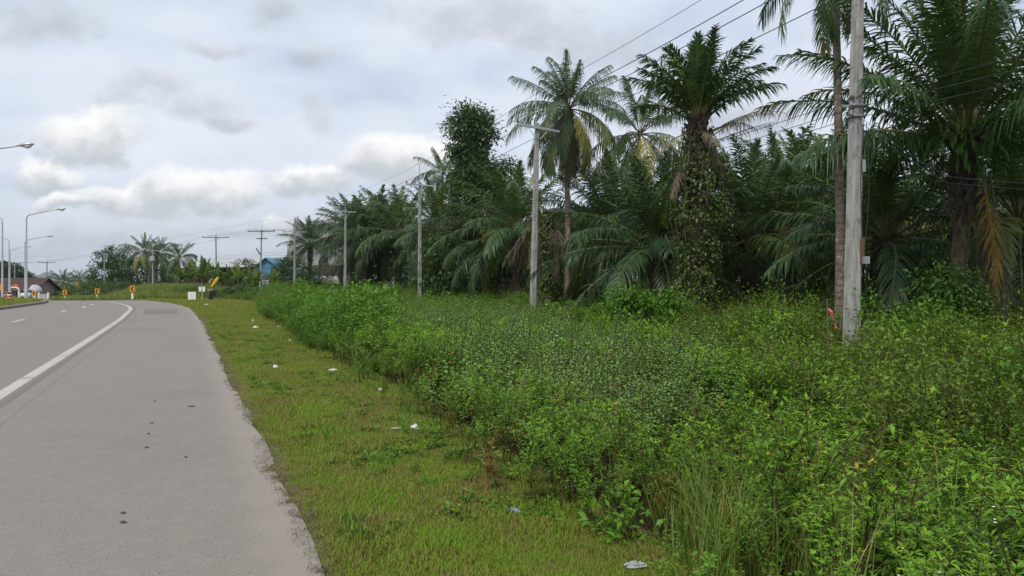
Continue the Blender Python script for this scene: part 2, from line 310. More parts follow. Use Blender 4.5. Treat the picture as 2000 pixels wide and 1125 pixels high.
# ------------------------------------------------------------------ mesh builder
class MB:
    def __init__(s): s.v = []; s.f = {3: [], 4: []}; s.n = 0
    def add(s, v, f, m=0, tint=0.5, smooth=False):
        v = np.asarray(v, dtype=np.float64).reshape(-1, 3); f = np.asarray(f, dtype=np.int64)
        if len(f) == 0: return s
        t = np.broadcast_to(np.asarray(tint, dtype=np.float64), (len(v),))
        s.v.append((v, t)); k = f.shape[1]
        s.f[k].append((f + s.n, np.full(len(f), m), np.full(len(f), smooth)))
        s.n += len(v); return s
    def mesh(s, name, mats):
        me = bpy.data.meshes.new(name)
        V = np.concatenate([a for a, _ in s.v]); T = np.concatenate([t for _, t in s.v])
        LV, LS, LT, MI, SM = [], [], [], [], []; off = 0
        for k in (4, 3):
            for f, m, sm in s.f[k]:
                LV.append(f.ravel()); n = len(f)
                LS.append(off + np.arange(n) * k); LT.append(np.full(n, k)); MI.append(m); SM.append(sm); off += n * k
        LV, LS, LT, MI, SM = map(np.concatenate, (LV, LS, LT, MI, SM))
        me.vertices.add(len(V)); me.vertices.foreach_set('co', V.astype(np.float32).ravel())
        me.loops.add(len(LV)); me.loops.foreach_set('vertex_index', LV.astype(np.int32))
        me.polygons.add(len(LS)); me.polygons.foreach_set('loop_start', LS.astype(np.int32))
        try: me.polygons.foreach_set('loop_total', LT.astype(np.int32))
        except Exception: pass
        me.polygons.foreach_set('material_index', MI.astype(np.int32))
        me.polygons.foreach_set('use_smooth', SM.astype(bool))
        for m in mats: me.materials.append(M[m])
        a = me.attributes.new('tint', 'FLOAT', 'POINT'); a.data.foreach_set('value', T.astype(np.float32))
        me.update(calc_edges=True); me.validate()
        return me
    def obj(s, name, mats, parent=None, loc=None, link=True):
        if isinstance(mats, str): mats = [mats]
        o = bpy.data.objects.new(name, s.mesh(name, mats))
        if link: COL.objects.link(o)
        if parent is not None: o.parent = parent
        if loc is not None: o.location = loc
        return o
    # shapes
    def box(s, c, size, m=0, rz=0.0, rx=0.0, ry=0.0, taper=1.0):
        hx, hy, hz = np.array(size) / 2
        v = np.array([[-hx, -hy, -hz], [hx, -hy, -hz], [hx, hy, -hz], [-hx, hy, -hz], [-hx, -hy, hz], [hx, -hy, hz], [hx, hy, hz], [-hx, hy, hz]])
        v[4:, :2] *= taper
        v = v @ rot(rx, ry, rz).T + np.array(c)
        return s.add(v, [[3, 2, 1, 0], [4, 5, 6, 7], [0, 1, 5, 4], [1, 2, 6, 5], [2, 3, 7, 6], [3, 0, 4, 7]], m)
    def tube(s, pts, rad, m=0, seg=8, cap=True, tint=0.5, smooth=True):
        P = np.asarray(pts, float); n = len(P); rad = np.broadcast_to(np.asarray(rad, float), (n,))
        T = np.gradient(P, axis=0); T /= np.linalg.norm(T, axis=1)[:, None] + 1e-12
        ref = np.array([0, 0, 1.0]) if abs(T[:, 2]).mean() < 0.8 else np.array([1.0, 0, 0])
        A = np.cross(T, ref); A /= np.linalg.norm(A, axis=1)[:, None] + 1e-12
        B = np.cross(T, A)
        th = np.arange(seg) / seg * 2 * np.pi
        ring = A[:, None, :] * np.cos(th)[None, :, None] + B[:, None, :] * np.sin(th)[None, :, None]
        v = P[:, None, :] + ring * rad[:, None, None]
        i, j = np.meshgrid(np.arange(n - 1), np.arange(seg), indexing='ij')
        a = i * seg + j; b = i * seg + (j + 1) % seg
        f = np.stack([a, b, b + seg, a + seg], -1).reshape(-1, 4)
        s.add(v.reshape(-1, 3), f, m, tint, smooth)
        if cap:
            for e, r0 in ((0, 0), (n - 1, (n - 1) * seg)):
                base = v.reshape(-1, 3)[r0:r0 + seg]
                fv = np.vstack([base, P[e]]); ff = [[k, (k + 1) % seg, seg] if e else [(k + 1) % seg, k, seg] for k in range(seg)]
                s.add(fv, ff, m, tint)
        return s
    def prism(s, poly, y0, y1, m=0):
        """polygon in x,z pushed from y0 to y1"""
        p = np.asarray(poly, float); n = len(p)
        v = np.vstack([np.c_[p[:, 0], np.full(n, y0), p[:, 1]], np.c_[p[:, 0], np.full(n, y1), p[:, 1]]])
        s.add(v, [[k, (k + 1) % n, n + (k + 1) % n, n + k] for k in range(n)], m)
        c = p.mean(0)
        for y, o, fl in ((y0, 0, False), (y1, n, True)):
            vv = np.vstack([v[o:o + n], [c[0], y, c[1]]])
            s.add(vv, [[k, (k + 1) % n, n] if fl else [(k + 1) % n, k, n] for k in range(n)], m)
        return s
def rot(rx=0, ry=0, rz=0):
    cx, sx, cy_, sy, cz, sz = math.cos(rx), math.sin(rx), math.cos(ry), math.sin(ry), math.cos(rz), math.sin(rz)
    return np.array([[cz, -sz, 0], [sz, cz, 0], [0, 0, 1]]) @ np.array([[cy_, 0, sy], [0, 1, 0], [-sy, 0, cy_]]) @ np.array([[1, 0, 0], [0, cx, -sx], [0, sx, cx]])
def unit(a): return a / (np.linalg.norm(a, axis=-1, keepdims=True) + 1e-12)

def tag(o, label=None, cat=None, group=None, kind=None):
    if label: o['label'] = label
    if cat: o['category'] = cat
    if group: o['group'] = group
    if kind: o['kind'] = kind
    return o
def thing(name, label, cat, loc=(0, 0, 0), rz=0.0, group=None):
    o = bpy.data.objects.new(name, None); COL.objects.link(o); o.empty_display_size = 0.3
    o.location = loc; o.rotation_euler = (0, 0, rz)
    return tag(o, label, cat, group)
def dup(src, loc, rz, label, group=None, scale=1.0, parts=True):
    r_ = src.copy(); COL.objects.link(r_); r_.location = loc; r_.rotation_euler = (0, 0, rz); r_.scale = (scale,) * 3
    r_['label'] = label
    if group: r_['group'] = group
    for ch in src.children:
        c = ch.copy(); COL.objects.link(c); c.parent = r_
        for g in ch.children:
            d = g.copy(); COL.objects.link(d); d.parent = c
    return r_
def PX(px, Y): return (px - 1000.0) / F * Y
def PZ(py, Y): return CAMZ + (HOR - py) / F * Y

# ------------------------------------------------------------------ terrain
EDGE = np.array([(14.1, -30), (0.763, 0), (-12.57, 30), (-15.5, 36.2), (-19.0, 43.6), (-22.3, 49.4), (-26.0, 55.0), (-29.3, 59.0), (-33.0, 62.2), (-38.0, 65.9), (-44.5, 70.5), (-53, 78), (-63, 88), (-85, 110), (-120, 140)], float)
def resample(P, step):
    P = np.asarray(P, float); seg = np.linalg.norm(np.diff(P, axis=0), axis=1); s = np.r_[0, np.cumsum(seg)]
    n = max(2, int(s[-1] / step)); q = np.linspace(0, s[-1], n)
    return np.c_[np.interp(q, s, P[:, 0]), np.interp(q, s, P[:, 1])]
def smooth_line(P, it=3):
    P = np.asarray(P, float)
    for _ in range(it):
        Q = np.empty((2 * len(P), 2)); Q[0::2] = np.r_[P[:1], 0.75 * P[1:-1] + 0.25 * P[:-2], P[-1:]] if False else P
        a = 0.75 * P[:-1] + 0.25 * P[1:]; b = 0.25 * P[:-1] + 0.75 * P[1:]
        P = np.vstack([P[:1], np.stack([a, b], 1).reshape(-1, 2), P[-1:]])
    return P
EDGE_S = resample(smooth_line(EDGE, 3), 0.8)
def lateral(x, y, line=EDGE_S):
    """signed distance to the road's right edge, + on the verge side"""
    x = np.asarray(x, float); y = np.asarray(y, float); sh = x.shape; p = np.c_[x.ravel(), y.ravel()]
    best = np.full(len(p), 1e18); sg = np.zeros(len(p))
    L = line[::2]
    for a, b in zip(L[:-1], L[1:]):
        d = b - a; t = np.clip(((p - a) @ d) / (d @ d), 0, 1); q = a + t[:, None] * d
        r_ = p - q; dd = (r_ ** 2).sum(1); m = dd < best
        best[m] = dd[m]; sg[m] = -(d[0] * r_[m, 1] - d[1] * r_[m, 0])
    return (np.sqrt(best) * np.sign(sg)).reshape(sh)
def sst(x, a, b):
    t = np.clip((x - a) / (b - a), 0, 1); return t * t * (3 - 2 * t)
PH = rng.rand(12) * 6.28
def wob(x, y, s=1.0):
    return (np.sin(x * 0.9 * s + 1.7 * np.sin(y * 0.5 * s + PH[0]) + PH[1]) + np.sin(y * 1.1 * s + 1.3 * np.sin(x * 0.7 * s + PH[2]) + PH[3]) + 0.6 * np.sin((x + y) * 2.3 * s + PH[4]) + 0.6 * np.sin((x - 1.3 * y) * 1.9 * s + PH[5])) / 3.2
def weed_edge(y): return np.interp(y, [0, 5, 11, 24, 44, 60], [1.55, 1.62, 1.85, 2.3, 3.5, 6.0])
def base_h(x, y, d=None):
    x = np.asarray(x, float); y = np.asarray(y, float)
    u_ = x / np.maximum(y, 1.0)
    left = sst(-u_, 0.47, 0.56)
    drop = np.clip(-0.0265 * (y - 59.0), -2.3, 0) * left * (y > 1)
    bank = 0.75 * sst(y, 64, 82) * (1 - sst(y, 110, 140)) * sst(-u_, 0.36, 0.43) * (1 - sst(-u_, 0.50, 0.56))
    return drop + bank
def ground_h(x, y, d=None):
    x = np.asarray(x, float); y = np.asarray(y, float)
    if d is None: d = lateral(x, y)
    h = base_h(x, y)
    side = sst(y, 66, 52) + 0 * x
    emb = sst(d, weed_edge(y) - 0.1, weed_edge(y) + 2.6)
    h = h - 0.92 * emb * side - 0.4 * sst(y, 55, 66) * sst(x / np.maximum(y, 1), -0.33, -0.28)
    h = h + np.where(d > 0, 0.012 + 0.025 * wob(x, y) * sst(d, 0.1, 0.8), -0.05)
    return h
def gz(x, y): return float(ground_h(np.array([x]), np.array([y]))[0])
def graded(lo, hi, core_lo, core_hi, step, grow=1.18):
    c = list(np.arange(core_lo, core_hi + 1e-6, step)); s_ = step; a = core_hi
    while a < hi: s_ *= grow; a += s_; c.append(min(a, hi))
    s_ = step; a = core_lo
    while a > lo: s_ *= grow; a -= s_; c.insert(0, max(a, lo))
    return np.array(c)
gx = graded(-4000, 4000, -38, 20, 0.45); gy = graded(-400, 6000, 0, 64, 0.45)
X, Y = np.meshgrid(gx, gy); D = lateral(X, Y)
H = ground_h(X, Y, D)
ny, nx = X.shape
i, j = np.meshgrid(np.arange(ny - 1), np.arange(nx - 1), indexing='ij'); a = i * nx + j
mb = MB(); mb.add(np.stack([X, Y, H], -1).reshape(-1, 3), np.stack([a, a + 1, a + nx + 1, a + nx], -1).reshape(-1, 4), 0, 0.5, True)
g = mb.obj('ground', 'ground'); tag(g, kind='structure')
at = g.data.attributes.new('cover', 'FLOAT', 'POINT')
cov = sst(D, weed_edge(Y) - 0.5, weed_edge(Y) + 0.4) * (X / np.maximum(Y, 1) > -0.42) * (Y < 130)
at.data.foreach_set('value', cov.astype(np.float32).ravel())

# ------------------------------------------------------------------ road
N_ = np.gradient(EDGE_S, axis=0); N_ = unit(N_); NL = np.c_[-N_[:, 1], N_[:, 0]]    # left normal
def road_z(x, y): return base_h(x, y)
def strip(name, m, offs, lift, sel=None, kind='structure', jag=0.0):
    P = EDGE_S if sel is None else EDGE_S[sel]; n = NL if sel is None else NL[sel]
    if jag:                                                     # a crumbling, uneven edge on the verge side
        pass
    rows = []
    for k, o in enumerate(offs):
        oo = o + (jag * (np.random.RandomState(3).rand(len(P)) - 0.5) if (jag and k == 0) else 0.0)
        q = P + n * np.asarray(oo)[..., None] if np.ndim(oo) else P + n * oo
        rows.append(np.c_[q, road_z(q[:, 0], q[:, 1]) + lift])
    V = np.stack(rows, 1); r_, c_ = V.shape[:2]
    i, j = np.meshgrid(np.arange(r_ - 1), np.arange(c_ - 1), indexing='ij'); a = i * c_ + j
    mb = MB(); mb.add(V.reshape(-1, 3), np.stack([a, a + c_, a + c_ + 1, a + 1], -1).reshape(-1, 4), 0, 0.5, True)
    o_ = mb.obj(name, m); tag(o_, kind=kind)
    lat = o_.data.attributes.new('lat', 'FLOAT', 'POINT'); lat.data.foreach_set('value', np.tile(np.array(offs, np.float32), r_))
    return o_
strip('road', 'road', [0.0, 0.15, 0.4, 0.8, 1.6, 2.4, 2.8, 3.2, 4.2, 5.2, 6.2, 7.2, 8.4, 9.6, 11.5], 0.0, jag=0.16)
def ribbon(name, cl, w0, m, lift):
    cl = np.asarray(cl, float); t = unit(np.gradient(cl, axis=0)); n = np.c_[-t[:, 1], t[:, 0]]
    w0 = np.broadcast_to(np.asarray(w0, float), (len(cl),))[:, None]
    A = cl + n * w0 / 2; B = cl - n * w0 / 2
    V = np.stack([np.c_[A, road_z(A[:, 0], A[:, 1]) + lift], np.c_[B, road_z(B[:, 0], B[:, 1]) + lift]], 1).reshape(-1, 3)
    k = np.arange(len(cl) - 1) * 2
    mb = MB(); mb.add(V, np.stack([k, k + 1, k + 3, k + 2], -1), 0, 0.5)
    return mb
def offs_line(o, s0, s1, step=0.5):
    L = EDGE_S + NL * o; seg = np.r_[0, np.cumsum(np.linalg.norm(np.diff(L, axis=0), axis=1))]
    yb = np.interp(s0, L[:, 1], seg); ye = np.interp(s1, L[:, 1], seg); q = np.linspace(yb, ye, max(2, int((ye - yb) / step)))
    return np.c_[np.interp(q, seg, L[:, 0]), np.interp(q, seg, L[:, 1])]
# edge line, laid in lengths with worn joints
mbL = MB(); yy = 2.0; rr = random.Random(5)
while yy < 66:
    ln = rr.choice([3.4, 4.2, 5.0, 6.0]); b = ribbon('l', offs_line(3.03, yy, min(66, yy + ln), 0.4), 0.19, 'marking', 0.004)
    for (v_, t_) in b.v: base = v_
    mbL.add(base, b.f[4][0][0]); yy += ln + 0.09
tag(mbL.obj('edge_line', 'marking'), kind='structure')
mbL = MB()
b = ribbon('l', offs_line(2.84, 2, 64), 0.10, 'patch', 0.003); mbL.add(b.v[0][0], b.f[4][0][0])
for px_, py_, ln in ((36, 626.5, 2.6), (124, 608, 2.6), (164, 599.6, 2.6), (181, 595, 2.6)):
    Yd = CAMZ * F / (py_ - HOR); xs = PX(px_, Yd)
    oo = -float(lateral(np.array([xs]), np.array([Yd]))[0])
    b = ribbon('l', offs_line(oo, Yd - ln * 0.45, Yd + ln * 0.45), 0.16, 'marking', 0.005); mbL.add(b.v[0][0], b.f[4][0][0], 1)
tag(mbL.obj('lane_dashes', ['patch', 'marking']), kind='structure')
# darker repair patch on the shoulder
b = ribbon('l', offs_line(1.55, 35.5, 41.0, 0.3), [1.5 + 0.12 * math.sin(k * 2.1) for k in range(len(offs_line(1.55, 35.5, 41.0, 0.3)))], 'patch', 0.004)
tag(b.obj('asphalt_patch', 'patch'), kind='structure')
# side road leaving to the right past the verge
sr = np.array([(-31.5, 61.2), (-27, 61.0), (-20, 60.8), (-10, 60.6), (6, 61.5)], float)
sr = resample(sr, 0.5); t = unit(np.gradient(sr, axis=0)); n = np.c_[-t[:, 1], t[:, 0]]
A, B = sr + n * 2.0, sr - n * 2.0
zz = lambda q: np.full(len(q), -0.055)
V = np.stack([np.c_[A, zz(A)], np.c_[B, zz(B)]], 1).reshape(-1, 3); k = np.arange(len(sr) - 1) * 2
mb = MB(); mb.add(V, np.stack([k, k + 1, k + 3, k + 2], -1)); so = mb.obj('side_road', 'road'); tag(so, kind='structure')
lat = so.data.attributes.new('lat', 'FLOAT', 'POINT'); lat.data.foreach_set('value', np.full(len(V), 1.2, np.float32))
# flatten the ground under the side road
co = np.zeros(len(g.data.vertices) * 3, np.float32); g.data.vertices.foreach_get('co', co); co = co.reshape(-1, 3)
wgt = (1 - sst(np.abs(co[:, 1] - 61.0), 2.2, 3.4)) * sst(co[:, 0], -36, -31) * (1 - sst(co[:, 0], 4, 8))
co[:, 2] = co[:, 2] * (1 - wgt) + (-0.10) * wgt
g.data.vertices.foreach_set('co', co.ravel()); g.data.update()

# median with its kerb
MED = smooth_line(np.array([(-14.5, 8), (-21.2, 24), (-27.8, 40.1), (-29.5, 44.4), (-31.7, 49.8), (-33.9, 54.3), (-35.8, 56.6), (-39, 58.4), (-44, 60.6), (-52, 66), (-64, 77), (-90, 103)], float), 2)
MED = resample(MED, 0.5); t = unit(np.gradient(MED, axis=0)); nl = np.c_[-t[:, 1], t[:, 0]]
prof = [(0.0, -0.02), (0.02, 0.13), (0.05, 0.15), (0.20, 0.15), (0.42, 0.17)]
rows = []
for (o, z) in prof:
    q = MED + nl * o; rows.append(np.c_[q, base_h(q[:, 0], q[:, 1]) + z])
V = np.stack(rows, 1); r_, c_ = V.shape[:2]; i, j = np.meshgrid(np.arange(r_ - 1), np.arange(c_ - 1), indexing='ij'); a = i * c_ + j
mb = MB(); mb.add(V.reshape(-1, 3), np.stack([a, a + c_, a + c_ + 1, a + 1], -1).reshape(-1, 4)); tag(mb.obj('kerb', 'kerb'), kind='structure')
rows = []
for o in (0.40, 0.8, 2, 5, 10, 18, 30, 45):
    q = MED + nl * o; q2 = q.copy()
    q2[:, 0] = MED[:, 0] - abs(o) * 0.9; q2[:, 1] = MED[:, 1] - o * 0.15
    rows.append(np.c_[q2, base_h(q2[:, 0], q2[:, 1]) + 0.165 + 0.05 * min(o, 3) / 3])
V = np.stack(rows, 1); r_, c_ = V.shape[:2]; i, j = np.meshgrid(np.arange(r_ - 1), np.arange(c_ - 1), indexing='ij'); a = i * c_ + j
mb = MB(); mb.add(V.reshape(-1, 3), np.stack([a, a + c_, a + c_ + 1, a + 1], -1).reshape(-1, 4)); tag(mb.obj('median', 'ground'), kind='structure')
# ------------------------------------------------------------------ foliage pieces
def leaves(mb, base, dirs, up, ln, wd, m=0, tint=0.5, droop=0.3, fold=0.18, quad=False, oval=False):
    """many leaves at once: base points, directions, up hints, lengths and widths"""
    n = len(base); dirs = unit(dirs); W_ = unit(np.cross(dirs, up)); U_ = np.cross(W_, dirs)
    ln = np.broadcast_to(np.asarray(ln, float), (n,))[:, None]; wd = np.broadcast_to(np.asarray(wd, float), (n,))[:, None]
    dz = np.zeros((n, 3)); dz[:, 2] = -1
    mid = base + dirs * ln * 0.45 + dz * ln * droop * 0.12
    tip = base + dirs * ln + dz * ln * droop * 0.5
    l = mid - W_ * wd * 0.5 + U_ * wd * fold; r_ = mid + W_ * wd * 0.5 + U_ * wd * fold
    if oval:
        pr = [(0.0, 0.0), (0.16, 0.42), (0.42, 0.52), (0.74, 0.36), (1.0, 0.0), (0.74, -0.36), (0.42, -0.52), (0.16, -0.42)]
        rows = [base + dirs * ln * a + W_ * wd * b + U_ * wd * abs(b) * fold + dz * ln * droop * 0.5 * a * a for a, b in pr] + [base + dirs * ln * 0.5 + dz * ln * droop * 0.125]
        V = np.stack(rows, 1).reshape(-1, 3); k = np.arange(n) * 9
        F_ = np.concatenate([np.stack([k + j, k + (j + 1) % 8, k + 8], -1) for j in range(8)])
        return mb.add(V, F_, m, np.repeat(np.broadcast_to(np.asarray(tint, float), (n,)), 9))
    tt = np.repeat(np.broadcast_to(np.asarray(tint, float), (n,)), 4 if quad else 5)
    if quad:
        V = np.stack([base, r_, tip, l], 1).reshape(-1, 3); k = np.arange(n) * 4
        return mb.add(V, np.stack([k, k + 1, k + 2, k + 3], -1), m, tt)
    V = np.stack([base, r_, tip, l, mid], 1).reshape(-1, 3); k = np.arange(n) * 5
    F_ = np.concatenate([np.stack([k, k + 1, k + 4], -1), np.stack([k + 1, k + 2, k + 4], -1), np.stack([k + 2, k + 3, k + 4], -1), np.stack([k + 3, k, k + 4], -1)])
    return mb.add(V, F_, m, tt)
def rdir(n, r, zlo=-1, zhi=1):
    z = r.uniform(zlo, zhi, n); a = r.uniform(0, 2 * np.pi, n); q = np.sqrt(np.maximum(0, 1 - z * z))
    return np.c_[q * np.cos(a), q * np.sin(a), z]
def blades(mb, base, az, ln, wd, lean, bend, m=0, tint=0.5, segs=3):
    """grass blades: curved tapering ribbons"""
    n = len(base); d = np.c_[np.cos(az), np.sin(az), np.zeros(n)]; W_ = np.c_[-np.sin(az), np.cos(az), np.zeros(n)]
    ln = np.broadcast_to(np.asarray(ln, float), (n,)); rows = []
    p = base.copy(); el = np.pi / 2 - np.broadcast_to(np.asarray(lean, float), (n,)); bend = np.broadcast_to(np.asarray(bend, float), (n,))
    for k in range(segs + 1):
        wk = wd * (1 - (k / segs) ** 1.6 * 0.92); rows.append(p - W_ * wk / 2); rows.append(p + W_ * wk / 2)
        e = el - bend * ((k + 0.5) / segs) ** 1.3
        p = p + (d * np.cos(e)[:, None] + np.array([0, 0, 1.0]) * np.sin(e)[:, None]) * (ln / segs)[:, None]
    V = np.stack(rows, 1).reshape(-1, 3); q = 2 * (segs + 1); k = np.arange(n) * q
    F_ = np.concatenate([np.stack([k + 2 * s_, k + 2 * s_ + 1, k + 2 * s_ + 3, k + 2 * s_ + 2], -1) for s_ in range(segs)])
    return mb.add(V, F_, m, np.repeat(np.broadcast_to(np.asarray(tint, float), (n,)), q))

# ---- prototypes for the scattered ground cover (not linked to the scene; the cover objects instance them)
def P_weed(seed, h=0.9, leaf_l=0.10, nstem=4, yellow=0.04, dens=1.0):
    r = np.random.RandomState(seed); mb = MB()
    for k in range(nstem):
        az = r.uniform(0, 6.28); lean = r.uniform(0.02, 0.28); hh = h * r.uniform(0.65, 1.05); q = np.linspace(0, 1, 7)
        x0, y0 = r.normal(0, 0.07, 2)
        P = np.c_[x0 + np.cos(az) * hh * lean * q ** 1.6, y0 + np.sin(az) * hh * lean * q ** 1.6, hh * q]
        mb.tube(P, np.linspace(0.007, 0.002, 7), 1, 4, False)
        brs = [(P, 0.42, 1.0, int(20 * dens))]
        for b in range(r.randint(3, 6)):
            s0 = r.uniform(0.35, 0.85); p0 = np.array([np.interp(s0, q, P[:, c]) for c in range(3)]); ba = r.uniform(0, 6.28); bl = hh * r.uniform(0.18, 0.34)
            qq = np.linspace(0, 1, 4)[:, None]; d0 = np.array([np.cos(ba) * 0.75, np.sin(ba) * 0.75, 0.75])
            BP = p0 + d0 * bl * qq + np.array([0, 0, 0.12 * bl]) * qq ** 2
            mb.tube(BP, [0.004, 0.003, 0.002, 0.0015], 1, 3, False); brs.append((BP, 0.25, 1.0, int(11 * dens)))
        for (BP, a, b, nn) in brs:
            s_ = np.r_[r.uniform(a, b, nn), np.full(5, 0.985)]; qq = np.linspace(0, 1, len(BP)); base = np.c_[[np.interp(s_, qq, BP[:, c]) for c in range(3)]].T
            n = len(s_); aa = r.uniform(0, 6.28) + np.arange(n) * 2.4; el = np.interp(s_, [0, 1], [-0.35, 0.75]) + r.normal(0, 0.2, n)
            D_ = np.c_[np.cos(aa) * np.cos(el), np.sin(aa) * np.cos(el), np.sin(el)]
            L_ = leaf_l * r.uniform(0.55, 1.15, n) * np.interp(s_, [0, 0.7, 1], [0.9, 1.1, 0.7])
            zf = base[:, 2] / h
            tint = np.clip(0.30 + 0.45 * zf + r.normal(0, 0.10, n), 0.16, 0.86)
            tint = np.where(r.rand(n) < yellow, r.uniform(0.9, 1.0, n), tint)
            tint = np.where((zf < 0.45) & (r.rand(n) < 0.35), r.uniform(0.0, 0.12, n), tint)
            leaves(mb, base, D_, np.tile([0, 0, 1.0], (n, 1)), L_, L_ * r.uniform(0.24, 0.34, n), 0, tint, 0.5)
    return mb
def P_rust(seed, h):
    mb = P_weed(seed, h, 0.075, 4, 0.05, 1.2); mb.v = [(a, np.clip(t * 0.22, 0, 1)) for a, t in mb.v]; return mb
def P_silver(seed, h=0.85):
    r = np.random.RandomState(seed); mb = MB()
    for k in range(8):
        az = r.uniform(0, 6.28); hh = h * r.uniform(0.6, 1.08); q = np.linspace(0, 1, 5); x0, y0 = r.normal(0, 0.22, 2); ln_ = r.uniform(0, 0.3)
        P = np.c_[x0 + np.cos(az) * hh * ln_ * q ** 1.5, y0 + np.sin(az) * hh * ln_ * q ** 1.5, hh * q]
        mb.tube(P, np.linspace(0.005, 0.002, 5), 1, 3, False)
        n = 34; s_ = np.linspace(0.25, 1.0, n); base = np.c_[[np.interp(s_, q, P[:, c]) for c in range(3)]].T
        aa = np.arange(n) * 1.571 + (np.arange(n) % 2) * 3.14 + r.normal(0, 0.3, n); el = np.interp(s_, [0, 1], [-0.2, 0.5]) + r.normal(0, 0.2, n)
        D_ = np.c_[np.cos(aa) * np.cos(el), np.sin(aa) * np.cos(el), np.sin(el)]
        L_ = 0.07 * np.interp(s_, [0.2, 0.6, 1], [1.05, 1.0, 0.5]) * r.uniform(0.7, 1.2, n)
        tint = np.clip(0.2 + 0.55 * s_ + r.normal(0, 0.1, n), 0, 0.9); tint = np.where(r.rand(n) < 0.012, 1.0, tint)
        leaves(mb, base, D_, np.tile([0, 0, 1.0], (n, 1)), L_, L_ * 0.5, 0, tint, 0.7)
    return mb
def P_dome(seed, h=0.9, rad=0.55, n=650, ll=0.034, wl=0.45, twigs=14, lowt=0.2, tspan=0.55, zlow=0.1):
    """a shrubby dome: twigs fanning from the base, leaves thickest near the shell"""
    r = np.random.RandomState(seed); mb = MB(); ends = []
    for k in range(twigs):
        d = rdir(1, r, 0.25, 1)[0]; e = d * np.array([rad, rad, h]) * r.uniform(0.7, 1.02); q = np.linspace(0, 1, 4)[:, None]
        P = e * q + np.array([0, 0, 0.15 * h]) * (q * (1 - q)) + r.normal(0, 0.02, (4, 3)) * q
        mb.tube(P, [0.007, 0.005, 0.003, 0.0015], 1, 3, False); ends.append(P)
    cl = r.randint(0, twigs, n); s_ = r.uniform(0.35, 1.03, n) ** 0.7
    E = np.array(ends); qq = np.linspace(0, 1, 4)
    base = np.array([[np.interp(s_[i], qq, E[cl[i], :, c]) for c in range(3)] for i in range(n)]) + r.normal(0, 0.11, (n, 3)) * np.array([rad, rad, h * 0.6])
    base[:, 2] = np.maximum(base[:, 2], zlow * h)
    D_ = unit(base / np.array([rad, rad, h]) + r.normal(0, 0.6, (n, 3))); D_[:, 2] = D_[:, 2] * 0.6 + 0.1
    L_ = ll * r.uniform(0.6, 1.3, n)
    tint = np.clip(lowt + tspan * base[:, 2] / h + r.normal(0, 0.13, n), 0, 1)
    leaves(mb, base, D_, np.tile([0, 0, 1.0], (n, 1)) + r.normal(0, 0.3, (n, 3)), L_, L_ * wl, 0, tint, 0.4, quad=ll < 0.05)
    return mb
def P_round(seed):
    r = np.random.RandomState(seed); mb = MB(); n = 52
    base = np.c_[r.normal(0, 0.2, (n, 2)), r.uniform(0.05, 0.5, n)]; D_ = rdir(n, r, -0.2, 0.3); L_ = r.uniform(0.045, 0.095, n)
    for k in range(0, n, 2): mb.tube(np.array([[base[k, 0] * 0.6, base[k, 1] * 0.6, 0], base[k]]), 0.003, 1, 3, False)
    tint = np.clip(r.normal(0.5, 0.17, n), 0, 0.98)
    leaves(mb, base, D_, np.tile([0, 0, 1.0], (n, 1)), L_, L_ * 0.85, 0, tint, 0.5, oval=True)
    return mb
def P_tall(seed, h=1.2, n=34, spread=0.08, dead=0.15, wd=0.010):
    r = np.random.RandomState(seed); mb = MB()
    base = np.c_[r.normal(0, spread, (n, 2)), np.zeros(n)]
    tint = np.clip(r.normal(0.45, 0.18, n), 0, 0.8); tint = np.where(r.rand(n) < dead, r.uniform(0.85, 1, n), tint)
    return blades(mb, base, r.uniform(0, 6.28, n), h * r.uniform(0.45, 1.05, n), wd, r.uniform(0.02, 0.3, n), r.uniform(0.2, 1.5, n), 0, tint, 5)
def P_turf(seed, h=0.055, n=70, sp=0.13, wd=0.0055):
    r = np.random.RandomState(seed); mb = MB(); base = np.c_[r.uniform(-sp, sp, (n, 2)), np.full(n, -0.005)]
    tint = np.clip(r.normal(0.52, 0.32, n), 0, 1)
    return blades(mb, base, r.uniform(0, 6.28, n), h * r.uniform(0.5, 1.3, n), wd, r.uniform(0.1, 0.9, n), r.uniform(0.2, 1.0, n), 0, tint, 2)
def P_dead(seed, h=0.8):
    r = np.random.RandomState(seed); mb = MB()
    for k in range(7):
        az = r.uniform(0, 6.28); l = r.uniform(0.1, 0.7); q = np.linspace(0, 1, 5)[:, None]; hh = h * r.uniform(0.5, 1.1)
        P = np.array([np.cos(az) * l, np.sin(az) * l, 1]) * hh * q + r.normal(0, 0.03, (5, 3)) * q
        mb.tube(P, np.linspace(0.006, 0.002, 5), 0, 4, False)
        for b in range(3):
            p0 = P[r.randint(2, 5)]; mb.tube(np.array([p0, p0 + rdir(1, r, -0.1, 0.8)[0] * 0.2]), [0.003, 0.0015], 0, 3, False)
    return mb
def P_flower(seed):
    r = np.random.RandomState(seed); mb = MB()
    for k in range(3):
        e = np.array([r.normal(0, 0.12), r.normal(0, 0.12), r.uniform(0.75, 1.0)]); mb.tube(np.array([[0, 0, 0.3], e]), 0.002, 1, 3, False)
        n = 6; aa = np.arange(n) * 1.047; D_ = np.c_[np.cos(aa), np.sin(aa), np.full(n, 0.25)]
        leaves(mb, np.tile(e, (n, 1)), D_, np.tile([0, 0, 1.0], (n, 1)), 0.010, 0.008, 0, 0.5, 0.1, quad=True)
    return mb
def P_fernclump(seed, n=16, L=0.9):
    r = np.random.RandomState(seed); mb = MB()
    for k in range(n):
        az = r.uniform(0, 6.28); e0 = r.uniform(0.4, 1.3); fr(mb, r, L * r.uniform(0.6, 1.1), e0, r.uniform(1.0, 1.9), az, 16, 0.16, 0.12, 0.12, 0.2, 0.03, np.zeros(3), 0, 0, r.uniform(0.25, 0.7), segs=2, rr=0.004)
    return mb

